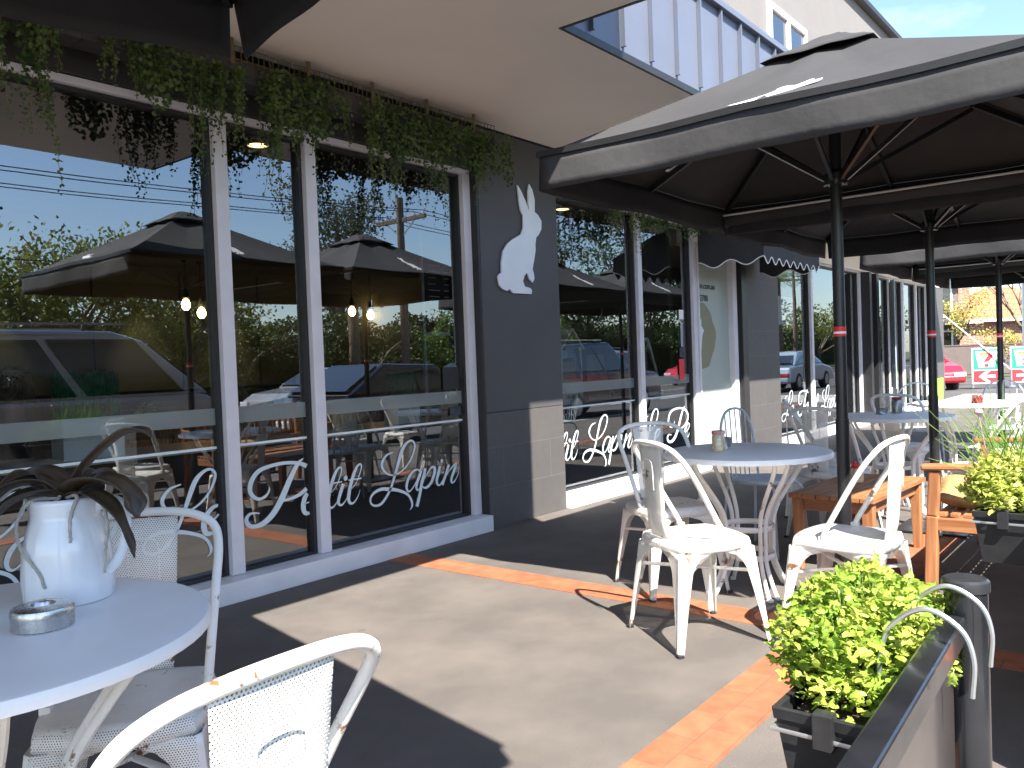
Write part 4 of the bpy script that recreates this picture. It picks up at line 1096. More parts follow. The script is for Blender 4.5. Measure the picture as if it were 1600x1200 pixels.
strap([lp(.0, 0, .02), lp(.05, -.02, .055), lp(.1, -.02, .05), lp(.135, -.02, .02), lp(.15, -.03, -.015)], .085)
strap([lp(0, 0, .02), lp(.05, -.03, .035), lp(.1, -.05, .01), lp(.13, -.05, -.05), lp(.145, -.05, -.09)], .05)
strap([lp(0, 0, .02), lp(-.04, .02, .065), lp(-.09, .03, .07), lp(-.14, .02, .03), lp(-.17, .0, -.03)], .075)
strap([lp(0, 0, .02), lp(-.04, -.01, .055), lp(-.1, -.03, .05), lp(-.15, -.05, .0), lp(-.185, -.06, -.06)], .075)
strap([lp(0, 0, .02), lp(-.04, -.05, .04), lp(-.09, -.08, .02), lp(-.13, -.1, -.04), lp(-.15, -.1, -.1)], .07)
strap([lp(0, 0, .02), lp(.02, .05, .06), lp(.05, .1, .06), lp(.07, .14, .02)], .065)
rt = [[lp(-.01, -.02, .03), lp(-.05, -.05, .03), lp(-.075, -.06, .0), lp(-.08, -.06, -.04), lp(-.06, -.08, -.07), lp(-.035, -.085, -.1), lp(-.02, -.088, -.135)],
      [lp(.01, -.02, .03), lp(.035, -.04, .035), lp(.03, -.066, .0), lp(.028, -.072, -.03), lp(.03, -.075, -.05)],
      [lp(-.02, 0, .03), lp(-.08, -.02, .055), lp(-.12, -.03, .03), lp(-.125, -.03, .0)],
      [lp(.02, 0, .02), lp(.07, -.02, .03), lp(.09, -.03, -.02), lp(.085, -.03, -.07), lp(.08, -.03, -.12)],
      [lp(0, -.02, .04), lp(-.01, -.04, .02), lp(-.02, -.045, .0)]]
for q in rt:
    sp = spline(q, 7); MB().tube([p+rdir()*.0012 for p in sp], [.0042*(1-.35*i/len(sp)) for i in range(len(sp))], 8).build('aerial_root', M['root'], orc, smooth=True)
ash = empty('ashtray', (.69, 1.79, .725), 0, 'scratched round stainless steel ashtray in front of the white jug', 'ashtray')
MB().lathe([(0, .001), (.054, .001), (.057, .003), (.057, .027), (.0585, .028), (.0585, .036), (.056, .042), (.04, .047), (.024, .047), (.022, .045), (.02, .03), (0, .028)], n=48).build('bowl', M['stainless'], ash, smooth=True)
MB().lathe([(0, .031), (.0205, .031), (.0205, .032), (0, .032)], n=24).build('ash_hole', M['black_frame'], ash)

# scalloped awning over the entrance
aw = empty('scalloped_awning', (0, 0, 0), 0, 'small black awning with white scalloped piping over the frosted entrance', 'awning')
X0, X1, Y0, Y1 = 8.1, 9.75, 3.22, 3.93
MB().add([(X0, Y1, 2.62), (X1, Y1, 2.62), (X1, Y0, 2.36), (X0, Y0, 2.36)], [(0, 1, 2, 3)]).build('canopy', M['canvas'], aw, solid=.004)
def scal(p0, p1, zt0, zt1, nsc):
    vs = []; edge = []; K = nsc*10
    for i in range(K+1):
        t = i/K; x = p0[0]+(p1[0]-p0[0])*t; y = p0[1]+(p1[1]-p0[1])*t; zt = zt0+(zt1-zt0)*t
        zb = 2.17-.035*math.cos(2*PI*nsc*t)*-1+(.0)
        vs += [(x, y, zt), (x, y, zb)]; edge.append((x, y, zb))
    MB().add(vs, [(2*i, 2*i+1, 2*i+3, 2*i+2) for i in range(K)]).build('valance', M['canvas'], aw, solid=.003)
    MB().tube(edge, .006, 6).build('edging', M['whiteprint'], aw, smooth=True)
scal((X0, Y1), (X0, Y0), 2.62, 2.36, 2); scal((X0, Y0), (X1, Y0), 2.36, 2.36, 8); scal((X1, Y1), (X1, Y0), 2.62, 2.36, 2)

# green and white banner by the far door, stickers
bsx = empty('door_banner', (15.3, FY-.12, 0), R(20), 'narrow banner with orange oval emblem and green base by the far doors', 'banner')
MB().box(-.38, .38, -.008, .008, .55, 2.4).build('panel', mat('pale grey banner', (.35, .42, .46), .3), bsx)
MB().box(-.38, .38, -.0105, -.0085, .55, .95).build('green_base', M['lime'], bsx)
MB().add([(.22*math.cos(a*PI/16), -.011, 1.6+.38*math.sin(a*PI/16)) for a in range(32)], [tuple(range(32))]).build('oval_emblem', M['signwhite'], bsx, fixn=False)
MB().box(-.12, .12, -.014, -.0125, 1.33, 1.85).build('orange_patch', M['red'], bsx)
bs2 = MB().box(18.3, 18.8, 3.76, 3.78, .02, .6)
tag(bs2.build('lime_banner', M['lime']), 'lime green panel behind the second umbrella pole, near the red car', 'banner')
def sticker(x, z, w_, h, m, lab, txt=None, tm='signwhite', y=GY-.012):
    s = MB().box(x, x+w_, y, y+.002, z, z+h).build('window_sticker', M[m])
    tag(s, lab, 'sticker')
    if txt:
        for i, t in enumerate(txt): text_obj(t, h/len(txt)*.8, 'sticker_text', M[tm], s, (x+w_*.06, y-.002, z+h*(1-(i+.85)/len(txt))), (1, 0, 0), (0, 0, 1), .0004)
    return s
sticker(7.93, 1.62, .1, .1, 'signwhite', 'small pale notice highest on the window edge beside the frosted door')
sticker(7.955, 1.33, .05, .26, 'paleblue_car', 'narrow pale blue strip sticker beside the frosted door')
sticker(7.92, 1.22, .09, .1, 'blue_car', 'blue sticker above the red one beside the frosted door')
ws = sticker(7.9, .98, .11, .22, 'red', 'red sticker lowest on the window edge beside the frosted door')
pb = sticker(4.3, 1.05, .17, .16, 'black', 'black printed decal on the window left of the tiled column')
sticker(4.36, .86, .12, .06, 'blue_car', 'small blue decal low on the window left of the tiled column')
ym = empty('crossing_sign', (11.05, GY+.25, 1.28), 0, 'fluoro yellow diamond sign with a plate below it, seen in the far shop window', 'sign')
MB().prism([(-.14, 0, .1), (0, 0, -.04), (.14, 0, .1), (0, 0, .24)], (0, .008, 0)).build('diamond', M['yellow'], ym)
MB().box(-.1, .1, 0, .008, -.14, -.045).build('plate', M['yellow'], ym)
MB().box(-.045, -.02, -.004, -.001, .04, .15).box(.02, .04, -.004, -.001, .05, .13).build('pictogram', M['black'], ym)
MB().box(-.01, .01, .01, .03, -1.28, .2).build('sign_pole', M['steelhook'], ym)
tag(MB().box(10.65, 11.35, GY+.02, GY+.026, 1.6, 1.98).build('window_notice', M['signwhite']), 'large pale notice sheet in the far shop window above the yellow diamond sign', 'notice')

# ------------------------------------------------------------------ inside the cafe
def grassbox(x0, x1, z0, zb, zt, y, label):
    r_ = empty('grass_planter', ((x0+x1)/2, y, z0), 0, label, 'planter', 'boxes of artificial grass in the window')
    w_ = (x1-x0)/2
    MB().box(-w_, w_, -.07, .07, 0, zb-z0).build('box', M['whitebox'], r_, bevel=.004)
    g = MB(); q = random.Random(3)
    for i in range(620):
        a = Vector((q.uniform(-w_, w_)*.97, q.uniform(-.06, .06), zb-z0)); h = (zt-zb)*q.uniform(.86, 1.0)
        g.bar(a, a+Vector((q.uniform(-.012, .012), q.uniform(-.01, .01), h)), .0035, .0012, (0, 1, 0), .0015, .001)
    g.build('grass_blades', M['greengrass'], r_, fixn=False)
grassbox(1.75, 2.05, .826, 1.02, 1.27, 4.27, 'tall green grass in a white box on the ledge beside the seated woman')
grassbox(3.98, 4.2, .826, .975, 1.19, 4.3, 'green grass in a white box on the ledge of the right-hand pane')
def pendant(x, y, z, label, zc=2.66):
    r_ = empty('pendant_lamp', (x, y, 0), 0, label, 'lamp', 'pendant lamps inside the cafe')
    MB().lathe([(0, zc-.09), (.03, zc-.085), (.075, zc-.01), (.075, zc-.002), (0, zc-.002)], n=20).build('ceiling_rose', M['black_frame'], r_, smooth=True)
    MB().tube([(0, 0, z+.2), (0, 0, zc-.09)], .006, 6).build('cord', M['black_frame'], r_)
    MB().lathe([(0, z+.09), (.05, z+.09), (.045, z+.12), (.02, z+.2), (0, z+.21)], n=20).build('lamp_holder', M['black_frame'], r_, smooth=True)
    MB().lathe([(0, z-.06), (.025, z-.055), (.05, z-.02), (.052, z+.02), (.03, z+.07), (0, z+.085)], n=20).build('bulb', M['bulb'], r_, smooth=True)
for x, y, z, l in ((5.33, 9.25, 2.06, 'left lamp of the lit pendant pair seen in the first window'), (5.56, 9.3, 1.97, 'right lamp of the lit pendant pair seen in the first window'), (7.85, 9.2, 2.04, 'left lamp of the pendant pair seen behind the second white mullion'), (8.02, 9.0, 1.98, 'right lamp of the pendant pair seen behind the second white mullion')):
    if x < 8.1: pendant(x, y, z, l)
    else: pendant(8.0, y, z, l)
for x, y, z, l in ((8.9, 6.4, 1.82, 'leftmost glowing bulb of the three seen in the window right of the tiled column'), (9.05, 6.3, 1.72, 'lowest glowing bulb of the three seen right of the tiled column'), (9.2, 6.5, 1.83, 'rightmost glowing bulb of the three seen right of the tiled column')): pendant(x, y, z, l)
dls = [(3.13, 4.5, 'round downlight in the ceiling right behind the narrow middle pane'), (3.77, 7.9, 'round downlight seen in the leftmost pane against the hedge reflection'), (5.9, 7.95, 'round downlight seen at the right of the narrow middle pane'), (7.85, 7.97, 'round downlight seen in the wide pane beside the chalkboard'), (6.45, 4.5, 'round downlight seen right of the tiled column')]
for x, y, l in dls:
    d_ = empty('downlight', (x, y, 2.66), 0, l, 'ceiling light', 'recessed downlights inside the cafe')
    MB().lathe([(0, -.006), (.06, -.006), (.06, -.002), (0, -.002)], n=28).build('lens', M['downl'], d_)
    MB().ring((0, 0, -.004), .067, .007, 28, 6).build('trim_ring', M['white_frame'], d_, smooth=True)
for x in (5.35, 6.6, 3.6):
    l_ = bpy.data.lights.new('wall_washer', 'SPOT'); l_.energy = 14; l_.color = (1, .8, .42); l_.spot_size = R(46); l_.spot_blend = .8; l_.shadow_soft_size = .03
    lo = bpy.data.objects.new('wall_washer', l_); col.objects.link(lo); lo.location = (x, 9.95, 2.64); lo.rotation_euler = (R(14), 0, 0)
# counter, shelves on rear wall
ct = empty('counter', (6.5, 9.6, 0), 0, 'dark service counter at the back of the cafe with a timber front', 'counter')
MB().box(-2.6, 1.3, -.3, .3, 0, 1.02).build('counter_front', M['windsor'], ct)
MB().box(-2.65, 1.35, -.34, .34, 1.023, 1.06).build('counter_top', M['chalk'], ct, bevel=.004)
def spindle_chair():
    r_ = empty('spindle_chair', cat='chair')
    MB().lathe([(0, .43), (.19, .43), (.2, .44), (.195, .455), (0, .45)], n=28).build('seat', M['windsor'], r_, smooth=True)
    for sx in (-1, 1):
        for sy in (-1, 1): MB().tube([(sx*.12, sy*.12, .43), (sx*.2, sy*.19, 0)], [.015, .011], 8).build('leg', M['windsor'], r_, smooth=True)
    hp = spline([(-.14, .16, .44), (-.2, .2, .65), (-.24, .17, .85), (-.26, 0, .92), (-.24, -.17, .85), (-.2, -.2, .65), (-.14, -.16, .44)], 5)
    MB().tube(hp, .011, 8).build('bow_back', M['windsor'], r_, smooth=True)
    s = MB()
    for y in (-.12, -.08, -.04, 0, .04, .08, .12): s.tube([(-.17, y*.9, .45), (-.25, y*1.15, .915-.35*abs(y)**1.3*3)], .0055, 6)
    s.build('spindles', M['windsor'], r_, smooth=True)
    return r_
sc_ = spindle_chair()
for i, (x, y, a, l) in enumerate([(3.0, 5.1, -60, 'timber spindle chair inside behind the first white mullion'), (3.7, 5.2, -100, 'timber spindle chair inside behind the narrow pane'), (4.6, 5.3, -90, 'timber spindle chair inside behind the wide pane'), (5.3, 6.2, 180, 'timber spindle chair deep inside behind the wide pane'), (6.8, 5.5, -90, 'timber spindle chair inside right of the tiled column')]):
    place(sc_, i == 0, (x, y, 0), R(a), l, 'timber spindle chairs inside')
def intable(x, y, lx, ly, label):
    r_ = empty('dining_table', (x, y, 0), 0, label, 'table', 'timber tables inside')
    MB().box(-lx/2, lx/2, -ly/2, ly/2, .72, .75).build('tabletop', M['pinewood'], r_, bevel=.004)
    for sx in (-1, 1):
        for sy in (-1, 1): MB().bar((sx*(lx/2-.08), sy*(ly/2-.08), 0), (sx*(lx/2-.1), sy*(ly/2-.1), .72), .05, .05, (0, 1, 0)).build('leg', M['pinewood'], r_)
intable(2.7, 5.7, 1.0, .7, 'timber dining table inside behind the first mullion')
intable(4.3, 5.9, 1.3, .7, 'timber dining table inside behind the wide pane')
intable(6.9, 6.1, 1.0, .7, 'timber dining table inside right of the tiled column')
# striped cushions along the inner bench
for i, (x, l) in enumerate(((3.35, 'rolled pale cushion on the window ledge behind the narrow pane'), (3.75, 'rolled pale cushion on the window ledge in the wide pane'))):
    o = MB().lathe([(0, -.2), (.04, -.19), (.055, -.14), (.058, 0), (.055, .14), (.04, .19), (0, .2)], n=18).build('cushion', M['sackcloth'], smooth=True)
    o.location = (x, 4.5, .885); o.rotation_euler = (0, R(90), R(8)); tag(o, l, 'cushion', 'cushions on the window ledge')
mb_ = empty('menu_board', (6.4, 6.05, 1.75), 0, 'chalkboard menu with red base hanging inside near the tiled column', 'board')
MB().box(-.26, .26, 0, .02, .02, .62).build('board', M['chalk'], mb_)
MB().box(-.26, .26, 0, .02, -.16, .017).build('red_panel', mat('dull red panel', (.16, .03, .03), .6), mb_)
cs = MB(); q = random.Random(2)
for c in (-.2, .03):
    for r_ in range(7): cs.box(c, c+q.uniform(.1, .18), -.003, -.001, .52-r_*.065, .527-r_*.065)
cs.build('chalk_lines', M['signwhite'], mb_)
MB().box(-.3, -.262, 0, .03, -1.75, .9).box(.262, .3, 0, .03, -1.75, .9).box(-.26, .26, 0, .03, -.21, -.17).build('frame', M['ledge'], mb_)
# little free library, picture frame, leaning window frame
lib = empty('book_house', (6.27, 4.33, .826), 0, 'white house-shaped little free library with books and sunflowers on the window ledge', 'book box')
lx = .165
MB().box(-lx, lx, 0, .006, 0, .215).build('front_panel', M['whitebox'], lib)
hs_ = MB().box(-lx, -lx+.02, 0, .16, .218, .52).box(lx-.02, lx, 0, .16, .218, .52).box(-lx+.02, lx-.02, .15, .16, .218, .5).box(-lx+.02, lx-.02, 0, .16, .21, .222)
hs_.build('walls', M['whitebox'], lib)
MB().bar((-lx-.02, .08, .5), (0, .08, .69), .2, .018, (0, 0, 1)).build('roof', M['whitebox'], lib); MB().bar((lx+.02, .08, .5), (0.005, .08, .69), .2, .018, (0, 0, 1)).build('roof', M['whitebox'], lib)
bk = MB(); xx = -.135; q = random.Random(8)
while xx < .1: w_ = q.uniform(.012, .025); bk.box(xx, xx+w_, .03, .12, .223, .223+q.uniform(.15, .2)); xx += w_+.003
bk.build('books', M['pinewood'], lib)
for i, t in enumerate(('A LITTLE FREE', 'LIBRARY')): text_obj(t, .052, 'library_text', M['black'], lib, (-.158 if i == 0 else -.12, -.002, .13-.08*i), (1, 0, 0), (0, 0, 1), .0004, xs=.78)
for (fx, fz) in ((.12, .07), (.0, .6), (.13, .5), (-.12, .55)):
    MB().lathe([(0, 0), (.022, 0), (.024, .004), (0, .008)], (0, 0, 0), 12).build('sunflower', M['yellow'], lib).matrix_local = Matrix.Translation((fx, -.006, fz)) @ Matrix.Rotation(R(90), 4, 'X')
pf_ = empty('photo_frame', (6.88, 4.42, .826), R(-6), 'brown-backed picture frame on an easel leg, facing inwards on the window ledge', 'picture frame')
MB().prism([(-.17, 0, .225-.21), (.17, 0, .015), (.14, .07, .45), (-.12, .07, .45)], (0, .012, 0)).build('backing', M['photoboard'], pf_)
MB().bar((0, .03, .3), (.12, -.12, .0), .06, .008).build('easel_leg', M['pinewood'], pf_)
wf = MB()
P0 = [(7.66, 4.36, .83), (8.0, 4.36, .83)]
wfr = empty('window_frame', (7.78, 4.34, .826), 0, 'old white window frame leaning on the ledge beside the red sticker', 'frame')
sl = lambda x, z: Vector((x-.2*z/.6*.5, z*.18, z))
for (a, b) in (((-.16, 0), (-.16, .6)), ((.2, 0), (.2, .6)), ((-.16, .6), (.2, .6)), ((-.16, .2), (.2, .2)), ((-.16, .02), (.2, .02))):
    wf.bar(sl(*a), sl(*b), .035, .02, (0, 1, 0))
wf.build('sash', M['whitebox'], wfr)
# arched mirror frame deep inside
am = MB(); cx, cz = 8.7, 1.55
arch = [(cx-.45, 7.5, .8)]+[(cx+.45*math.cos(PI-k*PI/12), 7.5, cz+.6*math.sin(k*PI/12)) for k in range(13)]+[(cx+.45, 7.5, .8)]
am.tube(arch, .025, 6); am.bar((cx, 7.5, .8), (cx, 7.5, cz+.6), .03, .02); am.bar((cx-.45, 7.5, cz), (cx+.45, 7.5, cz), .03, .02, (0, 0, 1))
for s in (-1, 1): am.bar((cx, 7.5, cz), (cx+s*.32, 7.5, cz+.42), .02, .02)
amo = am.build('arched_mirror', M['ledge']); tag(amo, 'pale arched window-style mirror frame deep inside right of the tiled column', 'mirror')
# small ledge plants
herb('ledge_plant', (2.28, 4.42, .93), (.07, .07, 0), 90, .035, M['yellowleaf'], 'small yellow-green pot plant on the ledge right of the tall green grass', 21, .12, 'oval')
# seated woman, seen from behind
def person():
    r_ = empty('person', (1.75, 4.78, 0), R(-10), 'woman seated inside with pinned-up blonde hair and dark shirt, seen from behind', 'person')
    me = bpy.data.meshes.new('body'); V = []; E_ = []; RR = []
    def v(p, rr, par=None):
        V.append(p); RR.append(rr)
        if par is not None: E_.append((par, len(V)-1))
        return len(V)-1
    pel = v((0, 0, .5), (.17, .13)); a = v((0, -.01, .62), (.15, .11), pel); b = v((0, -.01, .76), (.155, .11), a); c = v((0, -.0, .90), (.15, .1), b); d = v((0, 0, .965), (.085, .07), c)
    nk = v((0, .005, 1.02), (.052, .052), d); nk2 = v((0.004, .02, 1.07), (.052, .055), nk); h1 = v((.005, .03, 1.12), (.075, .085), nk2); h2 = v((.005, .03, 1.19), (.08, .095), h1); h3 = v((.005, .025, 1.235), (.06, .07), h2)
    for s in (-1, 1):
        sh_ = v((s*.155, .0, .92), (.06, .055), c); e = v((s*.215, .06, .7), (.045, .045), sh_); w_ = v((s*.15, .27, .74), (.03, .028), e)
        p = v((s*.14, .28+.06, .755), (.038, .018), w_)
        for k, (fx, fl) in enumerate(((-.024, .07), (-.008, .08), (.008, .076), (.024, .06))):
            f1 = v((s*.14+fx, .375, .752), (.009, .008), p); v((s*.14+fx*1.1, .375+fl*.6, .742), (.007, .007), f1)
        th = v((s*.14-s*.035, .33, .75), (.01, .009), w_); v((s*.14-s*.05, .36, .745), (.008, .008), th)
        hp_ = v((s*.1, .02, .5), (.09, .085), pel); kn = v((s*.14, .42, .5), (.065, .065), hp_); ak = v((s*.14, .43, .1), (.04, .045), kn); v((s*.14, .54, .05), (.04, .03), ak)
    me.from_pydata(V, E_, []); o = bpy.data.objects.new('body', me); col.objects.link(o); o.parent = r_
    m = o.modifiers.new('skin', 'SKIN'); sv = me.skin_vertices[0].data
    for i, q in enumerate(RR): sv[i].radius = q
    sv[0].use_root = True
    sub_ = o.modifiers.new('sub', 'SUBSURF'); sub_.levels = 2; sub_.render_levels = 2
    me.materials.append(M['skin'])
    # shirt shell, hair, ears, face details
    def ring_(z, rx, ry, cy, n=28): return [(rx*math.cos(2*PI*k/n), cy+ry*math.sin(2*PI*k/n), z) for k in range(n)]
    secs = [ring_(.46, .185, .15, 0), ring_(.6, .17, .135, -.005), ring_(.75, .18, .135, -.01), ring_(.87, .195, .125, -.005), ring_(.935, .175, .1, 0), ring_(.975, .11, .08, 0), ring_(1.0, .068, .066, .005)]
    mb = MB().add([p for s in secs for p in s], [(i*28+k, i*28+(k+1) % 28, (i+1)*28+(k+1) % 28, (i+1)*28+k) for i in range(len(secs)-1) for k in range(28)])
    for s in (-1, 1): mb.tube([(s*.13, 0, .93), (s*.19, .015, .84), (s*.225, .05, .72), (s*.2, .12, .7)], [.065, .062, .058, .052], 14)
    mb.build('shirt', M['blackcloth'], r_, smooth='all')
    hb = MB(); n = 26; vs = []
    for i in range(n+1):
        th = PI*i/n
        for k in range(2*n):
            ph = 2*PI*k/(2*n); d = Vector((math.sin(th)*math.cos(ph), math.sin(th)*math.sin(ph), math.cos(th)))
            rr = 1.0+.05*math.sin(14*math.atan2(d.z+.3, d.x+.4)+d.y*5)+.03*noise.noise(d*5)
            y_ = min(d.y*.118*rr, .045+.03*max(0, d.z)) 
            z_ = max(d.z*.118*rr, -.075-.02*d.y)
            vs.append(Vector((.005+d.x*.098*rr, .015+y_, 1.185+z_)))
    hb.add(vs, [(i*2*n+k, i*2*n+(k+1) % (2*n), (i+1)*2*n+(k+1) % (2*n), (i+1)*2*n+k) for i in range(n) for k in range(2*n)])
    q = random.Random(4)
    for k in range(60):     # pinned strands sweeping up to the clip
        a = -PI+PI*k/59.; s0 = Vector((.1*math.cos(a), -.03-.05*abs(math.sin(a)), 1.13+q.uniform(-.03, .03))); e0 = Vector((-.02+q.uniform(-.03, .03), -.1+q.uniform(-.01, .01), 1.25+q.uniform(-.02, .03)))
        mid = (s0+e0)/2+Vector((q.uniform(-.02, .02), -.035, q.uniform(-.01, .02))); hb.tube(spline([s0, mid, e0], 4), .0045, 5)
    for k in range(14):
        p = Vector((q.uniform(-.06, .05), -.1, 1.25)); hb.tube(spline([p, p+Vector((q.uniform(-.03, .03), -.015, .03)), p+Vector((q.uniform(-.06, .06), -.0, .01))], 4), .006, 5)
    hair_ = hb.build('hair', M['hair'], r_, smooth='all')
    hc = MB(); hpts = []
    for k in range(28):
        t = 2*PI*k/28; hpts.append(Vector((-.03+.0019*16*math.sin(t)**3, -.125, 1.225+.0019*(13*math.cos(t)-5*math.cos(2*t)-2*math.cos(3*t)-math.cos(4*t)))))
    hc.tube(hpts, .0035, 6, True)
    for k in range(0, 28, 3): hc.tube([hpts[k], Vector((-.03, -.127, 1.225))], .002, 5)
    hc.build('hair_clip', M['chrome'], hair_, smooth=True)
    for s in (-1, 1): MB().lathe([(0, -.03), (.012, -.02), (.017, .005), (.012, .025), (0, .03)], (s*.083, .03, 1.15), 12, .55, 1).build('ear', M['skin'], r_, smooth=True)
    f = MB(); f.lathe([(0, -.02), (.012, -.012), (.008, .02), (0, .03)], (.005, .125, 1.145), 10)
    f.build('nose', M['skin'], r_, smooth=True)
    MB().lathe([(0, -.006), (.02, 0), (0, .006)], (.005, .112, 1.105), 12, 1, .5).build('mouth', mat('lips', (.4, .12, .1), .5), r_, smooth=True)
    for s in (-1, 1): MB().lathe([(0, -.009), (.013, 0), (0, .009)], (.005+s*.032, .108, 1.175), 12, 1, .5).build('eye', M['black'], r_, smooth=True)
person()

# ------------------------------------------------------------------ the street behind the camera, seen in the glass
def car(x, y, rz, kind, paint, label, s=1, group=None):
    r_ = empty('parked_car' if kind != 'van' else 'parked_van', (x, y, -.12), rz, label, 'car' if kind != 'van' else 'van', group)
    if kind == 'sedan': L, W, low, cab = 4.6, 1.75, [(-2.3, .3), (-2.28, .62), (-2.2, .85), (-1.45, .93), (1.0, .93), (1.95, .8), (2.25, .62), (2.3, .3)], [(-1.75, .9), (-.95, 1.38), (.25, 1.42), (1.15, .92)]
    elif kind == 'suv': L, W, low, cab = 4.7, 1.9, [(-2.35, .35), (-2.35, .9), (-2.25, 1.08), (1.05, 1.1), (2.1, 1.0), (2.33, .8), (2.35, .35)], [(-2.25, 1.05), (-2.0, 1.68), (.2, 1.75), (.95, 1.09)]
    else: L, W, low, cab = 5.0, 1.8, [(-2.5, .3), (-2.52, .9), (-2.48, 1.12), (1.75, 1.12), (2.35, .85), (2.5, .6), (2.5, .3)], [(-2.47, 1.08), (-2.4, 1.88), (-1.9, 1.96), (.7, 1.92), (1.1, 1.8), (1.9, 1.1)]
    b = MB().prism([(a, -W/2, c) for a, c in low], (0, W, 0)).build('body', M[paint], r_, bevel=.07)
    t = .12
    n = len(cab); cv = [(a, -W/2+.03+(.16 if c > 1.2 else 0), c) for a, c in cab]+[(a, W/2-.03-(.16 if c > 1.2 else 0), c) for a, c in cab]
    MB().add(cv, [tuple(range(n-1, -1, -1)), tuple(range(n, 2*n))]+[(i, (i+1) % n, n+(i+1) % n, n+i) for i in range(n)]).build('cabin', M[paint], r_, bevel=.05)
    zt = max(c for a, c in cab); zb = min(c for a, c in cab)
    xa, xb = cab[0][0], cab[-1][0]; ta = [a for a, c in cab if c > zt-.2]; tA, tB = min(ta), max(ta)
    zr = zt-.14; zs = zb+.06
    for sd in (-1, 1):
        cuts = [(.0, .3), (.33, .63), (.66, .97)] if kind != 'sedan' else [(.04, .48), (.52, .96)]
        for (u0, u1) in cuts:
            bx = lambda u: xa+.15+(xb-xa-.4)*u; tx = lambda u: tA+.1+(tB-tA-.15)*u
            yb, yt = W/2-.035, W/2-.165
            MB().prism([(bx(u0), sd*yb, zs), (bx(u1), sd*yb, zs), (tx(u1), sd*yt, zr), (tx(u0), sd*yt, zr)], (0, sd*.012, 0)).build('side_window', M['carglass'], r_)
        for (px, nm, mm) in ((L/2-.04, 'headlight', 'lamp_white'), (-L/2+.02, 'tail_light', 'lamp_red')):
            z_ = (low[-2][1]-.06) if px > 0 else low[1][1]-.02
            MB().box(px-.06, px+.05, sd*(W/2-.36) if sd > 0 else -W/2+.03, sd*(W/2-.03) if sd > 0 else -W/2+.36, z_-.07, z_+.05).build(nm, M[mm], r_, bevel=.02)
    f0, f1 = cab[-2], cab[-1]; yt, yb = W/2-.28, W/2-.15
    off = .012
    MB().prism([(f1[0]-.08, -yb, f1[1]+.05), (f1[0]-.08, yb, f1[1]+.05), (f0[0]+.06, yt, f0[1]-.06), (f0[0]+.06, -yt, f0[1]-.06)], (.05, 0, .03)).build('windscreen', M['carglass'], r_)
    f0, f1 = cab[1], cab[0]
    MB().prism([(f1[0]+.05, -yb, f1[1]+.08), (f1[0]+.05, yb, f1[1]+.08), (f0[0]-.0, yt, f0[1]-.08), (f0[0]-.0, -yt, f0[1]-.08)], (-.06, 0, .02)).build('rear_window', M['carglass'], r_)
    for sx in (-.62*L/2, .6*L/2):
        for sd in (-1, 1):
            w_ = MB(); prof = [(.0, -.1), (.28, -.1), (.33, -.06), (.335, .06), (.3, .105), (.2, .11), (0, .1)]
            vs = []; n = 24
            for q, h in prof:
                for k in range(n): vs.append((sx+q*math.cos(2*PI*k/n), sd*(W/2-.1)+h*sd, .335+q*math.sin(2*PI*k/n)))
            w_.add(vs, [(i*n+k, i*n+(k+1) % n, (i+1)*n+(k+1) % n, (i+1)*n+k) for i in range(len(prof)-1) for k in range(n)])
            wo = w_.build('wheel', M['tyre'], r_, smooth=True)
            rm = MB(); vs = [(sx+.19*math.cos(2*PI*k/n), sd*(W/2+.013), .335+.19*math.sin(2*PI*k/n)) for k in range(n)]
            rm.prism(vs, (0, sd*.006, 0)); rm.build('rim', M['rim'], wo)
    for (bx0, bx1) in ((-L/2-.03, -L/2+.05), (L/2-.05, L/2+.03)): MB().box(bx0, bx1, -W/2+.05, W/2-.05, .36, .51).build('bumper', M[paint] if kind != 'van' else M['tyre'], r_, bevel=.03)
    MB().box(-L/2-.035, -L/2-.031, -.26, .26, .53, .64).build('number_plate', M['signwhite'], r_)
    if kind in ('van', 'suv'):
        for sd in (-1, 1): MB().bar((tA+.2, sd*(W/2-.28), zt+.05), (tB-.2, sd*(W/2-.28), zt+.05), .03, .03).build('roof_rail', M['silver'] if kind == 'suv' else M[paint], r_)
    r_.scale = (s, s, s)
    return r_
G_ = 'vehicles parked along the street'
car(4.2, -2.75, R(0), 'van', 'silver', 'silver van reflected in the leftmost pane behind the seated woman', group=G_)
car(9.6, -2.7, R(180), 'sedan', 'black_car', 'dark car parked ahead of the silver van in the reflections', group=G_)
car(16.3, -2.9, R(0), 'suv', 'blue_car', 'dark four wheel drive reflected right of the tiled column', group=G_)
car(14.5, -9.8, R(180), 'sedan', 'silver', 'silver sedan across the road reflected in the narrow pane', group=G_)
car(20.2, -9.8, R(180), 'sedan', 'black_car', 'black sedan across the road reflected in the wide pane', group=G_)
car(27.0, -9.8, R(180), 'suv', 'white_car', 'white wagon across the road reflected near the tiled column', group=G_)
car(37.5, -10.0, R(180), 'sedan', 'red_car', 'red sedan across the road reflected beside the tiled column', group=G_)
car(30.0, -2.9, R(0), 'sedan', 'paleblue_car', 'pale blue car reflected in the far shop window', group=G_)
car(41.0, -10.0, R(180), 'suv', 'paleblue_car', 'pale blue wagon far across the road in the distant reflections', group=G_)

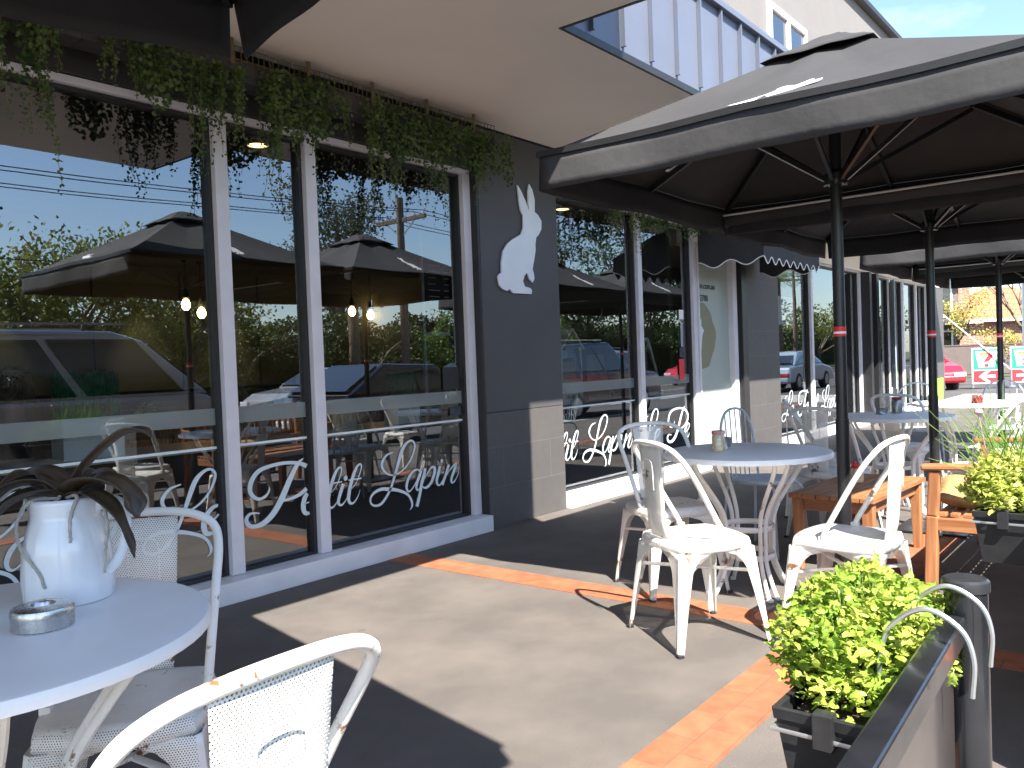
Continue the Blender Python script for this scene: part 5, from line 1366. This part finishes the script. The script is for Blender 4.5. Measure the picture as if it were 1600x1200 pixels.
def crown_tree(x, y, h, blobs, mname, label, n=4200, ls=.22, name='tree', seed=1, trunk=.22, limbs=5, z0=-.1, droop=0):
    global rnd
    rnd = random.Random(seed)
    r_ = empty(name, (x, y, z0), 0, label, 'tree', 'trees along the street')
    t = MB(); zc = min(b[2]-b[3]*.3 for b in blobs); top = max(.6, zc)
    path = spline([(0, 0, 0), (.1, .05, top*.4), (-.06, .1, top*.8), (0, 0, top*1.25)], 4); t.tube(path, [trunk*(1-.55*i/len(path)) for i in range(len(path))], 10)
    for b in blobs[:12]:
        s0 = Vector((0, 0, top*.75)); e = Vector(b[:3]); md = (s0+e)/2+Vector((rnd.uniform(-.2, .2), rnd.uniform(-.2, .2), .2))
        pp_ = spline([s0, md, e], 5); t.tube(pp_, [trunk*.45*(1-.8*i/len(pp_)) for i in range(len(pp_))], 6)
        for k in range(limbs):
            q = e+rdir()*b[3]*.9; t.tube([e.lerp(s0, .25), (e+q)/2+rdir()*.1, q], [trunk*.14, trunk*.09, .01], 5)
    t.build('trunk', M['bark'], r_, smooth='all')
    c = MB(); vol = [b[3]**2 for b in blobs]; tot = sum(vol)
    for b, v in zip(blobs, vol):
        for i in range(int(n*v/tot)):
            d = rdir(); rr = b[3]*(rnd.random()**.45)*(1+.35*noise.noise(d*2.3+Vector((b[0], b[1], seed)))) 
            p = Vector(b[:3])+Vector((d.x*rr, d.y*rr, d.z*rr*.8))
            if noise.noise(p*1.1+Vector((seed, 0, 0))) < -.22: continue
            leaf(c, p, rdir(-droop), rdir(.6), ls*rnd.uniform(.6, 1.3), ls*.55*rnd.uniform(.6, 1.2), 'tri')
    c.build('crown', M[mname], r_, fixn=False)
    return r_
def blobs(n, rx, ry, z0, z1, r0, r1, seed):
    q = random.Random(seed); return [(q.uniform(-rx, rx), q.uniform(-ry, ry), q.uniform(z0, z1), q.uniform(r0, r1)) for _ in range(n)]
crown_tree(5.4, -16.5, 7, blobs(14, 3.0, 1, 1.2, 5.6, 1.3, 1.9, 1), 'hedge', 'ivy-like hedge tree reflected at the left edge of the first pane', 13000, .17, seed=1)
crown_tree(9.8, -16.5, 7, blobs(14, 2.8, 1, 1.2, 5.6, 1.3, 1.9, 2), 'hedge', 'yellow-topped hedge tree reflected above the van', 13000, .17, seed=2)
crown_tree(14.0, -17, 7, blobs(12, 2.6, 1, 1.0, 4.8, 1.2, 1.8, 3), 'hedge', 'hedge tree reflected behind the umbrella peak in the first pane', 11000, .17, seed=3)
crown_tree(17, -18, 7, blobs(7, 2.2, 1, 1.0, 2.8, .9, 1.3, 4), 'darkleaf', 'low dark tree reflected in the narrow pane', 4000, .17, seed=4)
crown_tree(25, -22, 11, blobs(9, 1.7, 1.5, 5.0, 9.3, 1.0, 1.7, 5), 'eucleaf', 'tall open gum tree reflected in the wide pane', 6500, .2, seed=5, trunk=.3, droop=.6)
crown_tree(22.5, -17, 5, blobs(7, 2.6, 1, 1.0, 2.9, .8, 1.2, 6), 'darkleaf', 'dark shrubby tree reflected behind the black sedan', 4000, .16, seed=6)
crown_tree(27.0, -16, 5, blobs(7, 2.0, 1, 1.3, 4.2, .8, 1.3, 7), 'brightleaf', 'bright green tree reflected beside the power pole', 5200, .18, seed=7)
crown_tree(32.5, -16.5, 7, blobs(8, 2.2, 1.2, 1.5, 5.6, 1.1, 1.6, 8), 'brightleaf', 'leafy green tree reflected near the tiled column edge', 5200, .2, seed=8)
crown_tree(38, -17, 9, blobs(9, 2.4, 1.6, 2.5, 8.0, 1.2, 2.0, 9), 'darkleaf', 'tall dark tree reflected right of the tiled column', 5200, .24, seed=9)
crown_tree(44, -17, 9, blobs(9, 2.6, 1.6, 2.5, 8.5, 1.3, 2.1, 10), 'darkleaf', 'second tall dark tree reflected right of the tiled column', 5200, .26, seed=10)
crown_tree(52, -17, 9, blobs(9, 3, 1.6, 2.0, 8.0, 1.5, 2.3, 11), 'darkleaf', 'dark street tree reflected beside the frosted entrance', 4800, .3, seed=11)
crown_tree(63, -18, 8, blobs(8, 4, 2, 2.0, 6.5, 1.6, 2.3, 12), 'darkleaf', 'spreading dark tree reflected in the far shop window', 4500, .34, seed=12)
crown_tree(78, -18, 7, blobs(10, 7, 2, 1.5, 5, 1.5, 2.3, 13), 'hedge', 'broad low tree in the most distant window reflections', 4500, .36, seed=13)
crown_tree(98, -18, 7, blobs(10, 9, 2, 1.5, 5, 1.8, 2.6, 14), 'darkleaf', 'farthest broad tree in the distant window reflections', 4500, .42, seed=14)
def palm(x, y, h, label, seed):
    global rnd
    rnd = random.Random(seed); r_ = empty('palm_tree', (x, y, -.1), 0, label, 'tree', 'palms along the street')
    MB().tube([(0, 0, 0), (.05, 0, h*.5), (0, 0, h)], [.24, .2, .2], 12).build('trunk', M['bark'], r_, smooth='all')
    c = MB()
    for k in range(34):
        a = rnd.uniform(0, 2*PI); up = rnd.uniform(-.2, 1.1); L_ = rnd.uniform(1.5, 2.1); d = Vector((math.cos(a), math.sin(a), 0))
        pts = spline([Vector((0, 0, h)), Vector((0, 0, h+up*.5))+d*L_*.35, Vector((0, 0, h+up*.55))+d*L_*.7, Vector((0, 0, h+up*.1-.5))+d*L_], 7)
        s = Vector((-d.y, d.x, 0))
        for i in range(2, len(pts)-1):
            for q in (-1, 1): leaf(c, pts[i], s*q+d*.6+Vector((0, 0, -.5)), Vector((0, 0, 1)), .45*(1-.5*i/len(pts)), .04, 'tri')
        c.tube(pts, .012, 4)
    c.build('fronds', M['brightleaf'], r_, fixn=False)
palm(20.5, -15.8, 4.4, 'palm with arching fronds reflected at the second umbrella peak', 1)
palm(3.0, -12.5, 8.6, 'tall palm whose drooping skirt is reflected at the top left', 2)
palm(57, -13.5, 6.5, 'palm fronds reflected left of the frosted entrance', 3)

def pole(x, y, h, label):
    r_ = empty('power_pole', (x, y, -.1), 0, label, 'power pole', 'timber power poles')
    MB().tube([(0, 0, 0), (0, 0, h)], [.17, .13], 12).build('pole', M['bark'], r_, smooth=True)
    MB().box(-.06, .06, -1.3, 1.3, h-.9, h-.76).build('crossarm', M['bark'], r_)
    for q in (-1.2, -.75, .75, 1.2): MB().lathe([(0, 0), (.04, 0), (.05, .05), (.03, .12), (0, .14)], (0, q, h-.76), 10).build('insulator', M['ceramic'], r_)
    MB().bar((0, -.8, h-.85), (0, 0, h-1.5), .04, .04).bar((0, .8, h-.85), (0, 0, h-1.5), .04, .04).build('brace', M['steelhook'], r_)
pole(21.6, -14.2, 7.6, 'weathered timber power pole with crossarm reflected in the wide pane')
pole(-16, -14.2, 7.6, 'timber power pole back along the street behind the parked van')
pole(62, -14.2, 7.6, 'distant timber power pole down the street in the reflections')
for i, (dy, dz) in enumerate(((-1.2, 0), (-.75, 0), (.75, 0), (1.2, 0), (0, -2.0))):
    wv = MB()
    for (xa, xb) in ((-16, 21.6), (21.6, 62)):
        wv.tube([(xa+(xb-xa)*t/16, -14.2+dy, 6.88+dz-.7*(1-(2*t/16-1)**2)) for t in range(17)], .014, 5)
    tag(wv.build('power_line', M['black_frame'], smooth=True), ['outermost overhead wire, on the road end of the timber crossarm', 'second overhead wire from the road end of the timber crossarm', 'overhead wire just beyond the head of the timber pole', 'overhead wire on the far end of the timber crossarm', 'lowest single overhead wire, strung below the timber crossarm'][i], 'cable', 'overhead power lines')

# ------------------------------------------------------------------ beyond the end of the shops
car(28.15, 6.6, R(-150), 'sedan', 'red_car', 'red car whose end shows behind the second umbrella pole')
def arrow_sign(x, y, label, arrow):
    r_ = empty('arrow_sign', (x, y, 0), R(-58), label, 'sign', 'convenience store direction signs')
    MB().box(-.4, .4, 0, .03, .12, 1.16).build('panel', M['signwhite'], r_, bevel=.004)
    MB().box(-.36, .36, -.005, -.001, .53, 1.12).build('green_field', M['green'], r_)
    g = MB().prism([(-.3, 0, 1.06), (.3, 0, 1.06), (.22, 0, .6), (-.22, 0, .6)], (0, -.004, 0)); g.v = [(a, b-.006, c) for a, b, c in g.v]; wt = g.build('white_tile', M['signwhite'], r_)
    s = MB()
    def poly(p, dy, m, nm): MB().prism([(a, dy, b) for a, b in p], (0, -.003, 0)).build(nm, M[m], wt)
    poly([(-.2, 1.02), (.2, 1.02), (.2, .95), (-.2, .95)], -.0115, 'orange', 'numeral_top')
    poly([(.2, 1.0), (.2, .94), (.05, .75), (-.1, .75), (.05, .95), (.09, .99)], -.0155, 'red', 'numeral_stem')
    poly([(-.06, .695), (.05, .695), (.05, .61), (-.06, .61)], -.0115, 'red', 'numeral_foot')
    text_obj('ELEVEn', .1, 'sign_text', M['green'], wt, (-.19, -.02, .71), (1, 0, 0), (0, 0, 1), .002, xs=.98)
    MB().box(-.36, .36, -.005, -.001, .16, .5).build('red_field', M['red'], r_)
    f = arrow
    MB().prism([(f*.22, -.007, .33), (f*.02, -.007, .48), (f*-.1, -.007, .48), (f*.04, -.007, .37), (f*-.24, -.007, .37), (f*-.24, -.007, .29), (f*.04, -.007, .29), (f*-.1, -.007, .18), (f*.02, -.007, .18)], (0, -.004, 0)).build('arrow', M['signwhite'], r_)
    for q in (-.36, .36): MB().box(q-.02, q+.02, .032, .06, 0, 1.1).build('leg', M['steelhook'], r_)
arrow_sign(27.35, 4.33, 'green and red store sign whose white arrow points left, before the brown fence', -1)
arrow_sign(28.0, 3.45, 'green and red store sign cut by the last umbrella pole, white arrow pointing right', 1)
bf = empty('boundary_fence', (41, 6.6, 0), R(-58), 'plain brown fence wall behind the red car and the arrow signs', 'fence')
MB().box(-9, 9, 0, .15, 0, 1.25).build('wall_panel', M['darkfence'], bf)
MB().box(-9.05, 9.05, -.03, .18, 1.253, 1.3).build('capping', M['darkfence'], bf)
hf = MB().box(-1.5, 9, -.15, -.1, 0, .06)
struct('grass_strip', MB().prism([(37.2, 8.5, -.02), (43.4, -1.5, -.02), (42.2, -2.2, -.02), (36.0, 7.7, -.02)], (0, 0, .03)), M['grass'])
h1_ = empty('brick_house', (47.5, 6.6, 0), R(-58), 'red brick house with orange tiled hip roof and tall chimney behind the fence', 'house')
MB().box(-2.6, 4.5, 0, 6, 0, 2.5).build('wall', M['redbrick'], h1_)
MB().add([(-3.0, -.4, 2.5), (4.9, -.4, 2.5), (4.9, 6.4, 2.5), (-3.0, 6.4, 2.5), (.4, 3, 4.3), (1.6, 3, 4.3)], [(0, 1, 5, 4), (1, 2, 5), (2, 3, 4, 5), (3, 0, 4), (0, 3, 2, 1)]).build('roof', M['rooftile'], h1_)
MB().box(-2.5, -1.5, .5, 1.3, 2.0, 4.9).box(-2.56, -1.44, .44, 1.36, 4.75, 4.95).build('chimney', M['redbrick'], h1_)
MB().box(-3.05, 4.95, -.5, -.4, 2.4, 2.52).build('gutter', M['signwhite'], h1_)
wn = MB().box(1.4, 2.6, -.04, -.003, 1.1, 2.1).build('window', M['signwhite'], h1_); MB().box(1.48, 2.52, -.05, -.042, 1.18, 2.02).build('pane', M['carglass'], wn)
h2_ = empty('apartment_block', (42.5, 9.3, 0), R(-58), 'dark two storey house with balcony and tall windows left of the brick house', 'house')
MB().box(-4, 1.6, 0, 6, 0, 4.9).build('wall', M['darkbrick'], h2_)
MB().box(-4.1, 2.3, -.9, -.003, 2.25, 2.45).build('balcony', M['concrete'], h2_)
MB().box(-4.2, 2.4, -.95, 6.1, 4.903, 5.1).build('roof', M['fascia'], h2_)
for xx in (-1.2, .2): 
    w1 = MB().box(xx, xx+1.1, -.05, -.003, 2.6, 4.5).build('window', M['signwhite'], h2_); MB().box(xx+.08, xx+1.02, -.06, -.052, 2.68, 4.42).build('pane', M['carglass'], w1)
    w1 = MB().box(xx, xx+1.1, -.05, -.003, .5, 2.0).build('window', M['signwhite'], h2_); MB().box(xx+.08, xx+1.02, -.06, -.052, .58, 1.92).build('pane', M['carglass'], w1)
crown_tree(41.8, 7.7, 4, blobs(6, .8, .8, 1.8, 3.6, .6, .9, 31), 'yellowleaf', 'golden leafed tree in front of the dark two storey house', 2600, .13, seed=31, trunk=.1)
crown_tree(42.2, 6.2, 3, blobs(4, .9, .6, 1.1, 1.7, .4, .7, 32), 'yellowleaf', 'low golden shrub spilling over the brown fence', 1400, .12, seed=32, trunk=.06, name='shrub_tree')
def bare(x, y, h, label, seed):
    q = random.Random(seed); r_ = empty('bare_tree', (x, y, 0), 0, label, 'tree'); t = MB()
    def grow(p, d, L, r, k):
        e = p+d*L; md = (p+e)/2+Vector((q.uniform(-1, 1), q.uniform(-1, 1), 0))*L*.08
        t.tube([p, md, e], [r, r*.85, r*.65], 6)
        if k == 0: return
        for i in range(3 if k > 2 else 2):
            dd = (d+Vector((q.uniform(-1, 1), q.uniform(-1, 1), q.uniform(-.2, .6)))*.65).normalized(); grow(e, dd, L*.68, r*.58, k-1)
    grow(Vector((0, 0, 0)), Vector((.1, 0, 1)).normalized(), h*.34, .13, 6); t.build('branches', M['bark'], r_, smooth='all'); return r_
bare(42.9, 5.3, 5.2, 'leafless tree with spreading branches in front of the orange roof', 3)
lp_ = empty('street_light_pole', (29.2, 3.55, 0), 0, 'grey metal light pole beyond the arrow signs at the right photo edge', 'pole')
MB().tube([(0, 0, 0), (0, 0, 7)], [.11, .08], 14).build('column', M['steelhook'], lp_, smooth=True)
MB().tube([(0, 0, 7), (0, -.8, 7.3), (0, -1.6, 7.3)], .05, 8).build('outreach_arm', M['steelhook'], lp_, smooth=True)
MB().box(-.12, .12, -2.1, -1.6, 7.24, 7.36).build('lamp_head', M['steelhook'], lp_, bevel=.03)
fp = empty('flag_pole', (27.6, 4.0, .5), 0, 'thin white slanting pole crossing above the store signs', 'pole')
MB().tube([(0, -.25, 0), (-.9, 1.55, 1.9)], .02, 8).build('rod', M['signwhite'], fp); MB().lathe([(0, -.5), (.12, -.5), (.12, -.46), (.03, -.44), (.03, .03), (0, .03)], (0, -.25, 0), 12).build('stand', M['steelhook'], fp)

# long clipped hedges behind the street trees
def hedge_row():
    global rnd
    rnd = random.Random(77)
    r_ = empty('hedge_row', cat='hedge')
    core = MB(); K = 24
    for i in range(K):
        x = -6+12*i/K; h = 3.1+.5*noise.noise(Vector((x*.5, 1, 0))); core.box(x, x+12/K-.002, -.55, .45, 0, h-.35)
    core.build('branches', M['bark'], r_)
    c = MB()
    for i in range(9000):
        x = rnd.uniform(-6.1, 6.1); h = 3.3+.8*noise.noise(Vector((x*.5, 1, 0)))+.3*noise.noise(Vector((x*2, 5, 0)))
        if rnd.random() < .3: p = Vector((x, rnd.uniform(-.7, .7), h+rnd.uniform(-.35, .12)))
        else: p = Vector((x, .55+rnd.uniform(-.1, .22)+.15*noise.noise(Vector((x, 0, i*.01))), rnd.uniform(0, h)))
        leaf(c, p, rdir(-.2), rdir(.6), rnd.uniform(.13, .24), rnd.uniform(.08, .14), 'tri')
    c.build('leaves', M['darkleaf'], r_, fixn=False)
    return r_
hr = hedge_row()
for i in range(10):
    place(hr, i == 0, (-2+i*12.05, -19.6-(i % 2)*.3, -.1), 0, 'dark tall hedge backing the street trees across the road, seen in window reflections', 'hedges across the street')
